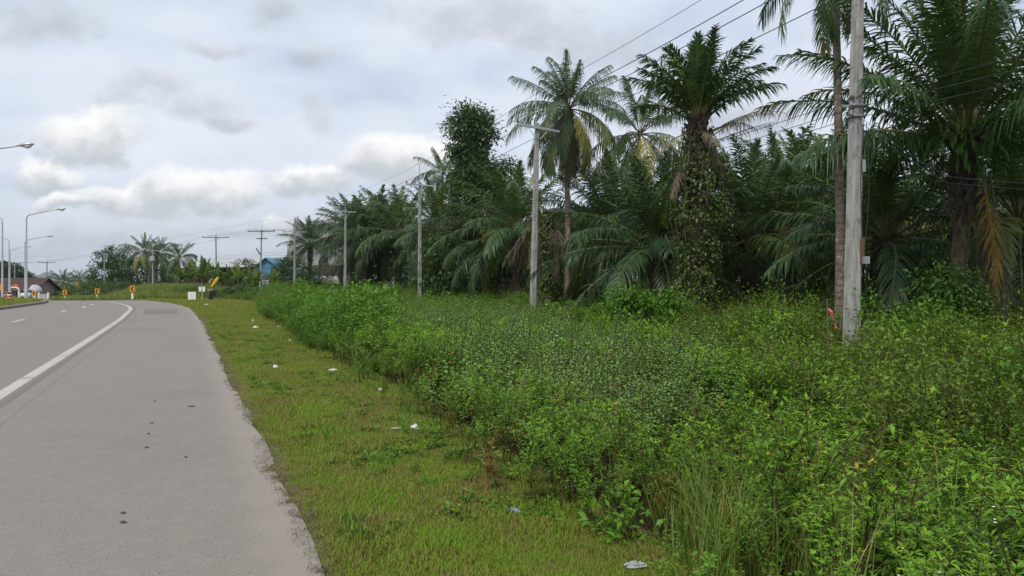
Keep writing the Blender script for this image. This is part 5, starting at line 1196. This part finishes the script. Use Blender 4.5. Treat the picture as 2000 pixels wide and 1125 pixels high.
chevron(127, 76, 7.6, 9.5, 566.5, 'orange chevron sign second from the left in the bend')
chevron(66.5, 92, 6.8, 8, 568, 'smallest orange chevron sign beside the white car')
chevron(12, 88, 5.2, 10, 569, 'orange chevron sign between the striped marker posts at far left')
x, Y = PX(-1.5, 66), 66; z0 = float(base_h(np.array([x]), np.array([Y]))[0]) + 0.2
t = thing('warning_board', 'amber board cut off by the left border above the median grass', 'sign', (x, Y, z0))
mb = MB(); mb.box((0, 0, PZ(561, Y) - z0), (0.42, 0.03, 0.62)); mb.obj('panel', 'sign_yellow', t)
mb = MB(); mb.box((0, 0, 0.15), (0.16, 0.10, 0.9)); mb.obj('post', 'sign_blue', t)
for px, lab in ((8, 'left black, red and white striped marker post on the median'), (19, 'right black, red and white striped marker post below the lamp poles')):
    Y = 80; x = PX(px, Y); z0 = float(base_h(np.array([x]), np.array([Y]))[0]) + 0.2; t = thing('marker_post', lab, 'marker post', (x, Y, z0), 0, 'striped marker posts on the median')
    for k, m_ in enumerate(('white_paint', 'red_paint', 'white_paint', 'sign_black')):
        mb = MB(); mb.tube(np.array([[0, 0, k * 0.17 - (0.1 if k == 0 else 0)], [0, 0, k * 0.17 + 0.17]]), [0.21, 0.21], 0, 12); mb.obj('band', m_, t)
# boards by the junction
Y = 58.4; x = PX(375, Y); t = thing('white_board', 'low white board with a dark seam standing on the verge by the junction', 'board', (x, Y, -0.06), 0.05)
w_, h_ = 15.0 / F * Y, 15 / F * Y
for k, s in enumerate((-1, 1)):
    mb = MB(); mb.box((s * w_ * 0.256, 0, PZ(577.5, Y) + 0.06), (w_ * 0.485, 0.03, h_)); mb.obj('panel', 'white_paint', t)
mb = MB(); mb.box((0, 0.03, 0.45), (0.05, 0.03, 1.1)); mb.box((-w_ * 0.4, 0.03, 0.2), (0.05, 0.03, 0.6)); mb.box((w_ * 0.4, 0.03, 0.2), (0.05, 0.03, 0.6)); mb.obj('stand', 'darkmetal', t)
Y = 57.2; x = PX(394.6, Y); t = thing('square_sign', 'whitish square sign back on a single grey post', 'sign', (x, Y, -0.02), 0.0)
mb = MB(); mb.box((0, 0, PZ(564.5, Y) + 0.02), (12.5 / F * Y, 0.02, 9.2 / F * Y)); mb.obj('panel', 'white_paint', t)
mb = MB(); mb.box((0, 0.03, PZ(564.5, Y) / 2 + 0.1), (0.06, 0.04, PZ(564.5, Y) + 0.4)); mb.obj('post', 'galv', t)
mb = MB(); mb.box((0, -0.018, PZ(564.5, Y) + 0.02), (0.05, 0.014, 8.8 / F * Y)); mb.obj('seam', 'darkmetal', t)
Y = 58; x = PX(415, Y); z0 = -0.05; s = Y / F
t = thing('leaning_board', 'leaning cut out board, yellow above and black below, by the junction', 'board', (x, Y, z0), 0.0)
def q2(px, py): return ((px - 415) * s, (HOR - py) * s + CAMZ - z0)
mb = MB(); mb.prism([q2(411, 568), q2(424, 566), q2(422, 576), q2(414, 584.5), q2(407, 585)], -0.03, 0.03); mb.obj('black_panel', 'sign_black', t)
mb = MB(); mb.prism([q2(405, 563.8), q2(417, 563.5), q2(417.5, 566), q2(411, 568), q2(406, 569)], -0.05, 0.0); mb.obj('brown_panel', 'adv_brown', t)
mb = MB(); mb.prism([q2(412, 559.5), q2(415.5, 551), q2(424, 540.5), q2(427.6, 541.5), q2(426, 546), q2(418.5, 555.5), q2(415, 560.5)], -0.03, 0.04); mb.obj('yellow_panel', 'adv_yellow', t)
mb = MB(); mb.prism([q2(407.5, 552), q2(409, 547.5), q2(413, 544), q2(417, 543.6), q2(413, 549), q2(410.5, 554)], -0.05, 0.0); mb.obj('rounded_panel', 'adv_brown', t)
mb = MB(); mb.tube(np.array([[q2(412, 585)[0], 0.1, -0.2], [q2(416, 560)[0], 0.1, q2(416, 560)[1]], [q2(422, 545)[0], 0.1, q2(422, 545)[1]]]), 0.04, 0, 6); mb.obj('post', 'darkmetal', t)
Y = 98; x = PX(518.5, Y); z0 = gz(x, Y); t = thing('road_sign', 'small blue and white sign on a thin post right of the sixth pole', 'sign', (x, Y, z0), 0.1)
w_, h_ = 11 / F * Y, 8 / F * Y; zc = PZ(551.5, Y) - z0
mb = MB(); mb.box((0, 0, zc), (w_, 0.03, h_)); mb.obj('panel', 'white_paint', t)
mb = MB(); mb.box((0, -0.018, zc + h_ * 0.22), (w_ * 0.8, 0.02, h_ * 0.26)); mb.box((0, -0.018, zc - h_ * 0.24), (w_ * 0.8, 0.02, h_ * 0.26)); mb.obj('blue_band', 'sign_blue', t)
mb = MB(); mb.tube(np.array([[0, 0.04, -0.3], [0, 0.04, zc + 0.2]]), 0.035, 0, 8); mb.obj('post', 'galv', t)
# survey stake with ribbon
Y = 16.0; x = PX(1615, Y); z0 = gz(x, Y); t = thing('survey_stake', 'thin stake with a pink ribbon beside the nearest pole', 'stake', (x, Y, z0))
mb = MB(); zt = PZ(584, Y) - z0; mb.tube(np.array([[0, 0, -0.1], [0.02, 0, zt * 0.6], [0.0, 0, zt]]), 0.014, 0, 6); mb.obj('stick', 'deadstem', t)
q = np.linspace(0, 1, 9); mb = MB(); C_ = np.c_[0.02 + 0.16 * q ** 0.8, -0.02 - 0.02 * np.sin(q * 9), PZ(603, Y) - z0 - 0.42 * q ** 1.3]; A = C_ + np.c_[0.018 + 0.02 * np.sin(q * 7), 0.02 * np.cos(q * 8), np.full(9, 0.01)]
Bq = C_ - (A - C_); k = np.arange(8) * 2; mb.add(np.stack([A, Bq], 1).reshape(-1, 3), np.stack([k, k + 1, k + 3, k + 2], -1)); mb.obj('ribbon', 'ribbon', t)

# ------------------------------------------------------------------ litter on the verge
def crumple(seed, sx, sy, sz):
    r = np.random.RandomState(seed); n, m = 9, 14; V = []
    for i in range(n):
        a = np.pi * (i / (n - 1)) * 0.5
        for j in range(m):
            b = 2 * np.pi * j / m; q = 1 + r.normal(0, 0.16); V.append((sx * math.sin(a) * math.cos(b) * q, sy * math.sin(a) * math.sin(b) * q, max(-0.004, sz * math.cos(a) * (1 + r.normal(0, 0.22)))))
    i, j = np.meshgrid(np.arange(n - 1), np.arange(m), indexing='ij'); a = i * m + j; b = i * m + (j + 1) % m
    mb = MB(); mb.add(np.array(V), np.stack([a, a + m, b + m, b], -1).reshape(-1, 4)); return mb
for k, (px, py, sx, sy, sz, m_, lab, rz) in enumerate((
        (538, 723, 0.07, 0.06, 0.075, 'plastic', 'round crumpled white bag alone on the mown grass', 0.2),
        (743, 765, 0.055, 0.05, 0.05, 'plastic', 'small white scrap at the mown edge below the bright scrub', 0.5),
        (810, 846, 0.085, 0.05, 0.06, 'plastic', 'larger white plastic bag beside a clear one on the verge', -0.5),
        (775, 847, 0.09, 0.05, 0.025, 'plastic_grey', 'flattened clear plastic bag left of the larger white bag', 0.1),
        (1003, 1003, 0.085, 0.032, 0.04, 'plastic_blue', 'bluish crumpled wrapper on the near verge', -0.55),
        (500, 642, 0.13, 0.1, 0.09, 'plastic', 'white bag by the scrub edge, far down the verge', 0.3),
        (494, 630, 0.05, 0.05, 0.16, 'plastic', 'upright pale cup standing behind the far white bag', 0.0),
        (545, 641, 0.10, 0.08, 0.08, 'plastic_grey', 'grey bag half hidden by the bright scrub', 0.9),
        (650, 727, 0.13, 0.06, 0.04, 'plastic', 'flat white sheet under the scrub edge', 0.2),
        (566, 667, 0.08, 0.06, 0.05, 'plastic', 'pale scrap below the bright scrub, midway down the verge', 0.0),
        (404, 597, 0.28, 0.16, 0.11, 'plastic', 'white bag lying on the grass near the junction boards', 0.0),
        (1240, 1117, 0.10, 0.045, 0.035, 'plastic_grey', 'torn pale wrapper at the very bottom of the picture', 0.3))):
    Y = CAMZ * F / (py - HOR) * 1.0; x = PX(px, Y); o = crumple(500 + k, sx * 0.66, sy * 0.66, sz * 0.6).obj('plastic_bag' if 'bag' in lab else 'plastic_scrap', m_)
    o.location = (x, Y, gz(x, Y) + 0.02); o.rotation_euler = (0, 0, rz); tag(o, lab, 'litter', 'litter on the verge')
for k, (px, py, s, lab) in enumerate(((374, 794, 0.075, 'widest dark leaf scrap on the shoulder'), (297, 827, 0.035, 'dark scrap on the road, topmost of a short file of three'), (290, 848, 0.03, 'dark scrap on the road, middle of a short file of three'), (287, 875, 0.035, 'dark scrap on the road, lowest of a short file of three'), (241, 1003, 0.03, 'dark scrap close to the bottom left of the road'), (241, 1021, 0.042, 'dark spot lowest of all on the road'), (363, 894, 0.025, 'small dark scrap right of the file of three'), (303, 784, 0.03, 'tiny dark scrap above the file of three'))):
    Y = CAMZ * F / (py - HOR); x = PX(px, Y); o = crumple(540 + k, s * 0.6, s * 0.3, 0.008).obj('dry_leaf', 'dryleaf'); o.location = (x, Y, 0.005); o.rotation_euler = (0, 0, 0.3 * math.sin(k * 2.3)); tag(o, lab, 'dry leaf', 'dry leaves on the road')

# ------------------------------------------------------------------ buildings
def roof_gable(mb, x0, x1, y0, y1, ze, zr, m=0, over=0.4, th=0.12):
    ym = (y0 + y1) / 2
    for (ya, yb) in ((y0 - over, ym), (y1 + over, ym)):
        zl = ze - over * (zr - ze) / (ym - y0)
        v = [(x0 - over, ya, zl), (x1 + over, ya, zl), (x1 + over, yb, zr), (x0 - over, yb, zr)]
        v += [(a, b, c + th) for a, b, c in v]
        mb.add(v, [[0, 1, 2, 3], [7, 6, 5, 4], [0, 4, 5, 1], [1, 5, 6, 2], [3, 2, 6, 7], [0, 3, 7, 4]], m)
def walls(mb, x0, x1, y0, y1, z0, z1, m=0): mb.box(((x0 + x1) / 2, (y0 + y1) / 2, (z0 + z1) / 2), (x1 - x0, y1 - y0, z1 - z0), m)
# grey tiled house behind the left palms
Y = 135; hx = PX(745, Y); z0 = gz(hx, Y); t = thing('house', 'grey tiled house with white trim half hidden behind the ivy clad palms', 'house', (hx, Y, z0), 0.0)
zz_ = lambda py, Y=135: PZ(py, Y) - z0
X_ = lambda px, Y=135: PX(px, Y) - hx
mb = MB(); walls(mb, X_(698), X_(806), 0.0, 9, -0.3, zz_(524)); mb.obj('wall', 'wall_grey', t)
mb = MB(); roof_gable(mb, X_(696), X_(810), 0.0, 9, zz_(523), zz_(494, 139.5), 0, 0.7); mb.obj('roof', 'grey_tile', t)
mb = MB(); mb.box(((X_(696) + X_(810)) / 2, -0.78, zz_(524)), (X_(810) - X_(696) + 1.6, 0.12, 0.24)); mb.obj('fascia', 'white_paint', t)
for px, w_ in ((757, 1.5), (786, 1.2), (722, 1.2)):
    wf = MB(); cx_, cz_ = X_(px), zz_(541)
    wf.box((cx_, -0.04, cz_ + 0.85), (w_, 0.10, 0.14)); wf.box((cx_, -0.04, cz_ - 0.85), (w_, 0.10, 0.14)); wf.box((cx_ - w_ / 2 + 0.07, -0.04, cz_), (0.14, 0.10, 1.56)); wf.box((cx_ + w_ / 2 - 0.07, -0.04, cz_), (0.14, 0.10, 1.56)); f_ = wf.obj('window', 'white_paint', t)
    mb = MB(); mb.box((cx_, -0.01, cz_), (w_ - 0.28, 0.04, 1.56)); mb.obj('pane', 'window', f_)
for px in (701, 712):
    mb = MB(); mb.box((X_(px), -0.55, zz_(548)), (0.4, 0.4, zz_(548) * 2 - 0.1 if zz_(548) < zz_(524) / 2 else zz_(524) * 0.98)); mb.obj('porch_pillar', 'white_paint', t)
Y = 126; sx = PX(645, Y); z0s = gz(sx, Y); t = thing('shelter', 'open shelter with a low brown roof left of the fourth pole', 'shelter', (sx, Y, z0s))
mb = MB(); roof_gable(mb, -2.6, 2.6, -1.8, 1.8, PZ(536, Y) - z0s, PZ(519, Y) - z0s, 0, 0.3, 0.08); mb.obj('roof', 'brown_roof', t)
for s1 in (-2.4, 2.4):
    for s2 in (-1.6, 1.6): mb = MB(); mb.box((s1, s2, (PZ(536, Y) - z0s) / 2), (0.14, 0.14, PZ(536, Y) - z0s + 0.2)); mb.obj('post', 'wood', t)
mb = MB(); mb.box((0, 1.5, 0.7), (4.4, 0.08, 1.4)); mb.obj('back_wall', 'wall_tan', t)
# long grey shed and blue building beyond the bananas
Y = 170; sx = PX(400, Y); z0s = gz(sx, Y); t = thing('shed', 'long low shed with a grey metal roof behind the banana plants', 'shed', (sx, Y, z0s))
for (a, b, py_e, py_r, dy) in ((300, 372, 521, 512, 3), (369, 492, 521, 507.5, 0)):
    mb = MB(); roof_gable(mb, PX(a, Y) - sx, PX(b, Y) - sx, dy, dy + 14, PZ(py_e, Y) - z0s, PZ(py_r - 1.5, Y + 7) - z0s, 0, 0.5); mb.obj('roof', 'grey_metal', t)
mb = MB(); walls(mb, PX(302, Y) - sx, PX(490, Y) - sx, 3.2, 13, -0.3, PZ(522, Y) - z0s - 0.15); mb.obj('wall', 'dark_roof', t)
Y = 150; sx = PX(520, Y); z0s = gz(sx, Y); t = thing('blue_building', 'bright blue metal building with a gable, partly behind the sixth pole', 'building', (sx, Y, z0s), R(90))
wb = (PX(546, Y) - PX(500, Y)) / 2
mb = MB(); roof_gable(mb, -0.2, 12, -wb, wb, PZ(522, Y) - z0s, PZ(504, Y) - z0s, 0, 0.4); o = mb.obj('roof', 'blue_metal', t)
mb = MB(); mb.box((6, 0, (PZ(522, Y) - z0s) / 2), (11.6, wb * 2 - 0.3, PZ(522, Y) - z0s - 0.1)); mb.prism([(0, 0), (1, 0), (1, 1)], 0, 0.01) if False else None; mb.obj('wall', 'blue_metal', t)
gb = MB(); ze_, zr_ = PZ(522, Y) - z0s - 0.1, PZ(504, Y) - z0s - 0.15
gb.add([(0.1, -wb + 0.2, ze_), (0.1, wb - 0.2, ze_), (0.1, 0, zr_), (0.25, -wb + 0.2, ze_), (0.25, wb - 0.2, ze_), (0.25, 0, zr_)], [[0, 2, 1], [3, 4, 5]]); gb.add([(0.1, -wb + 0.2, ze_), (0.1, 0, zr_), (0.25, 0, zr_), (0.25, -wb + 0.2, ze_)], [[0, 1, 2, 3]]); gb.obj('gable', 'blue_metal', t)
# brown building with a porch, far left
Y = 170; sx = PX(25, Y); z0s = float(base_h(np.array([sx]), np.array([Y]))[0]); t = thing('brown_house', 'long brown roofed house with an arched porch behind the street lamps', 'house', (sx, Y, z0s))
Xb = lambda px: PX(px, Y) - sx
Zb = lambda py, Y=170: PZ(py, Y) - z0s
mb = MB(); walls(mb, Xb(-60), Xb(64), 0, 9, -0.3, Zb(564)); mb.obj('wall', 'wall_tan', t)
mb = MB(); roof_gable(mb, Xb(-62), Xb(66), 0, 9, Zb(565), Zb(543.5, 174.5), 0, 0.8); mb.obj('roof', 'dark_roof', t)
mb = MB(); mb.add([(Xb(64), 0.1, Zb(564)), (Xb(64), 8.9, Zb(564)), (Xb(64), 4.5, Zb(544, 174.5)), (Xb(63.5), 0.1, Zb(564)), (Xb(63.5), 8.9, Zb(564)), (Xb(63.5), 4.5, Zb(544, 174.5))], [[0, 1, 2], [5, 4, 3]]); mb.obj('gable', 'wall_tan', t)
pr = MB(); pts = [(Xb(31), Zb(566)), (Xb(48.5), Zb(566)), (Xb(48.5), Zb(562)), (Xb(45), Zb(557)), (Xb(41), Zb(554.5)), (Xb(36), Zb(557)), (Xb(31), Zb(562))]; pr.prism(pts, -2.0, -1.6); o = pr.obj('porch', 'wall_orange', t)
mb = MB(); q = np.linspace(0, np.pi, 9); mb.tube(np.c_[Xb(40) + (Xb(49) - Xb(40)) * np.cos(q), np.full(9, -2.1), Zb(566) + 0.55 * np.sin(q)], 0.16, 0, 6); mb.obj('arch', 'white_paint', o)
for px in (31.5, 48): mb = MB(); mb.box((Xb(px), -1.8, Zb(566) / 2), (0.35, 0.35, Zb(566))); mb.obj('pillar', 'white_paint', o)
for px in (36, 42, 46): mb = MB(); mb.box((Xb(px), -0.03, Zb(573.5)), (0.8, 0.06, 1.5)); mb.obj('window', 'window', t)
# pale curved-roof shelter and orange wall
Y = 160; sx = PX(72, Y); z0s = float(base_h(np.array([sx]), np.array([Y]))[0]); t = thing('arched_shelter', 'small building with a pale curved roof over an orange wall at far left', 'building', (sx, Y, z0s), 0.0)
zb_ = PZ(569.5, Y) - z0s
hi_ = np.array([(62, 556.5), (66, 556), (70, 556), (73, 556.6), (75.5, 557.8), (78, 559.6), (80, 561.6), (81.8, 564), (83, 566.5), (83.6, 569)])   # ridge side of the curved sheet
Vv = np.array([[(PX(a_, Y) - sx, 0.0, PZ(b_, Y) - z0s), (PX(68.5 + 15.1 * k_ / 9, Y) - sx, -2.6, zb_)] for k_, (a_, b_) in enumerate(hi_)])
V = np.concatenate([Vv, Vv - np.array([0, 0, 0.14])], 1).reshape(-1, 3)
mb = MB()
F_ = []
for k in range(9):
    a = k * 4; b = a + 4
    F_ += [[a, a + 1, b + 1, b], [a + 2, b + 2, b + 3, a + 3], [a + 1, a + 3, b + 3, b + 1], [a, b, b + 2, a + 2]]
mb.add(V, F_); mb.obj('roof', 'wall_grey', t)
mb = MB(); mb.box((PX(72, Y) - sx, -0.6, zb_ / 2), (PX(80, Y) - PX(61, Y), 1.6, zb_)); mb.obj('wall', 'wall_orange', t)
mb = MB(); mb.tube(np.array([[PX(83, Y) - sx, -2.3, -0.2], [PX(83, Y) - sx, -2.3, zb_ + 0.1]]), 0.12, 0, 8); mb.obj('post', 'white_paint', t)
# low white wall between the shelter and the pole
# white pickup, nose towards the viewer
Y = 150; cx_ = PX(54.5, Y); z0s = float(base_h(np.array([cx_]), np.array([Y]))[0]) + 0.42; t = thing('parked_car', 'white car with a dark windscreen parked beneath the street lamps', 'car', (cx_, Y, z0s), R(200))
def sect(ys, xs, zs0, zs1):
    mb = MB(); V = []
    for y_, w_, a_, b_ in zip(ys, xs, zs0, zs1): V += [(-w_, y_, a_), (w_, y_, a_), (w_ * 0.97, y_, (a_ + b_) / 2 + 0.1), (w_ * 0.86, y_, b_), (-w_ * 0.86, y_, b_), (-w_ * 0.97, y_, (a_ + b_) / 2 + 0.1)]
    n = len(ys); F_ = []
    for k in range(n - 1):
        for j in range(6): a = k * 6 + j; b = k * 6 + (j + 1) % 6; F_.append([a, b, b + 6, a + 6])
    mb.add(V, F_, 0, 0.5, False)
    for e in (0, n - 1):
        q = np.array(V[e * 6:e * 6 + 6]); mb.add(np.vstack([q, q.mean(0)]), [[j, (j + 1) % 6, 6] if e else [(j + 1) % 6, j, 6] for j in range(6)])
    return mb
sect([-2.2, -2.1, -1.2, -0.4, 0.6, 1.3, 2.1, 2.2], [0.75, 0.85, 0.88, 0.88, 0.88, 0.88, 0.86, 0.8], [0.4, 0.25, 0.22, 0.22, 0.22, 0.22, 0.25, 0.35], [0.85, 0.98, 1.02, 1.02, 1.0, 0.98, 0.86, 0.7]).obj('body', 'carpaint', t)
sect([-1.3, -0.9, 0.2, 0.9], [0.8, 0.78, 0.78, 0.82], [0.98] * 4, [1.05, 1.58, 1.6, 1.02]).obj('cabin', 'window', t)
sect([-0.85, -0.4, 0.15], [0.78, 0.79, 0.77], [1.55] * 3, [1.62, 1.66, 1.63]).obj('car_roof', 'carpaint', t)
for sx_ in (-0.8, 0.8):
    for sy_ in (-1.35, 1.35):
        mb = MB(); mb.tube(np.array([[sx_ - 0.1, sy_, 0.3], [sx_ + 0.1, sy_, 0.3]]), [0.32, 0.32], 0, 16); wh = mb.obj('wheel', 'rubber', t)
        mb = MB(); mb.tube(np.array([[sx_ - 0.11, sy_, 0.3], [sx_ + 0.11, sy_, 0.3]]), [0.19, 0.19], 0, 12); mb.obj('rim', 'galv', wh)
for sx_ in (-0.6, 0.6): mb = MB(); mb.box((sx_, 2.17, 0.66), (0.32, 0.1, 0.16)); mb.obj('headlight', 'lens', t)
# crash barrier fragment / low pale wall right of the shelter
Y = 150; sx = PX(88, Y); z0s = float(base_h(np.array([sx]), np.array([Y]))[0]); t = thing('low_wall', 'low pale wall beside the lone dark power pole at far left', 'wall', (sx, Y, z0s))
mb = MB(); mb.box((-0.3, 0, 0.55), (1.9, 0.2, 1.1)); mb.box((-0.3, 0, 1.15), (2.0, 0.26, 0.1)); mb.obj('wall', 'wall_grey', t)
for s1 in (-1.2, 0.7): mb = MB(); mb.box((s1, -0.02, 0.75), (0.3, 0.3, 1.5)); mb.obj('pillar', 'white_paint', t)

# ------------------------------------------------------------------ crag and hills
def massif(name, cx_, cy_, rx, ry, h, m_, seed, steep, label=None):
    r = np.random.RandomState(seed); n = 90; a = np.linspace(-1.25, 1.25, n); XX, YY = np.meshgrid(a, a)
    ph = r.rand(20) * 6.28; rad = np.sqrt(XX ** 2 + YY ** 2); nz_ = sum(np.sin(XX * f_ * 2.1 + ph[k] + 2 * np.sin(YY * f_ + ph[k + 5])) * np.cos(YY * f_ * 1.8 + ph[k + 10]) / (k + 1.3) for k, f_ in enumerate((2, 4, 8, 15, 27)))
    z = sst(1.05 + 0.13 * nz_ - rad, 0, steep) * (0.82 + 0.16 * nz_ - 0.18 * XX) * h
    V = np.stack([cx_ + XX * rx, cy_ + YY * ry, z - 6], -1).reshape(-1, 3); i, j = np.meshgrid(np.arange(n - 1), np.arange(n - 1), indexing='ij'); q = i * n + j
    mb = MB(); mb.add(V, np.stack([q, q + 1, q + n + 1, q + n], -1).reshape(-1, 4), 0, 0.5, False); o = mb.obj(name, m_); tag(o, label, None, None, 'structure'); return o
massif('crag', PX(655, 1800), 1800, 118, 130, 150, 'rock', 5, 0.35)
massif('hills', PX(108, 5200), 5200, 260, 300, 68, 'hill', 8, 1.2)
massif('hills', PX(-60, 5400), 5400, 540, 300, 80, 'hill', 9, 1.2)

# ------------------------------------------------------------------ haze
HZ = 0.00012
hm = bpy.data.materials.new('haze_air'); hm.use_nodes = True; hm.node_tree.nodes.clear(); t_ = NT(hm.node_tree)
pv = t_.new('ShaderNodeVolumePrincipled'); pv.inputs['Color'].default_value = (0.86, 0.91, 1.0, 1); pv.inputs['Density'].default_value = HZ; pv.inputs['Anisotropy'].default_value = 0.2
ov = t_.new('ShaderNodeOutputMaterial'); t_.l.new(pv.outputs[0], ov.inputs['Volume']); M['haze'] = hm
if USE_HAZE:
    mb = MB(); mb.box((0, 3000, 88), (9000, 9000, 184)); o = mb.obj('haze', 'haze'); tag(o, kind='stuff')
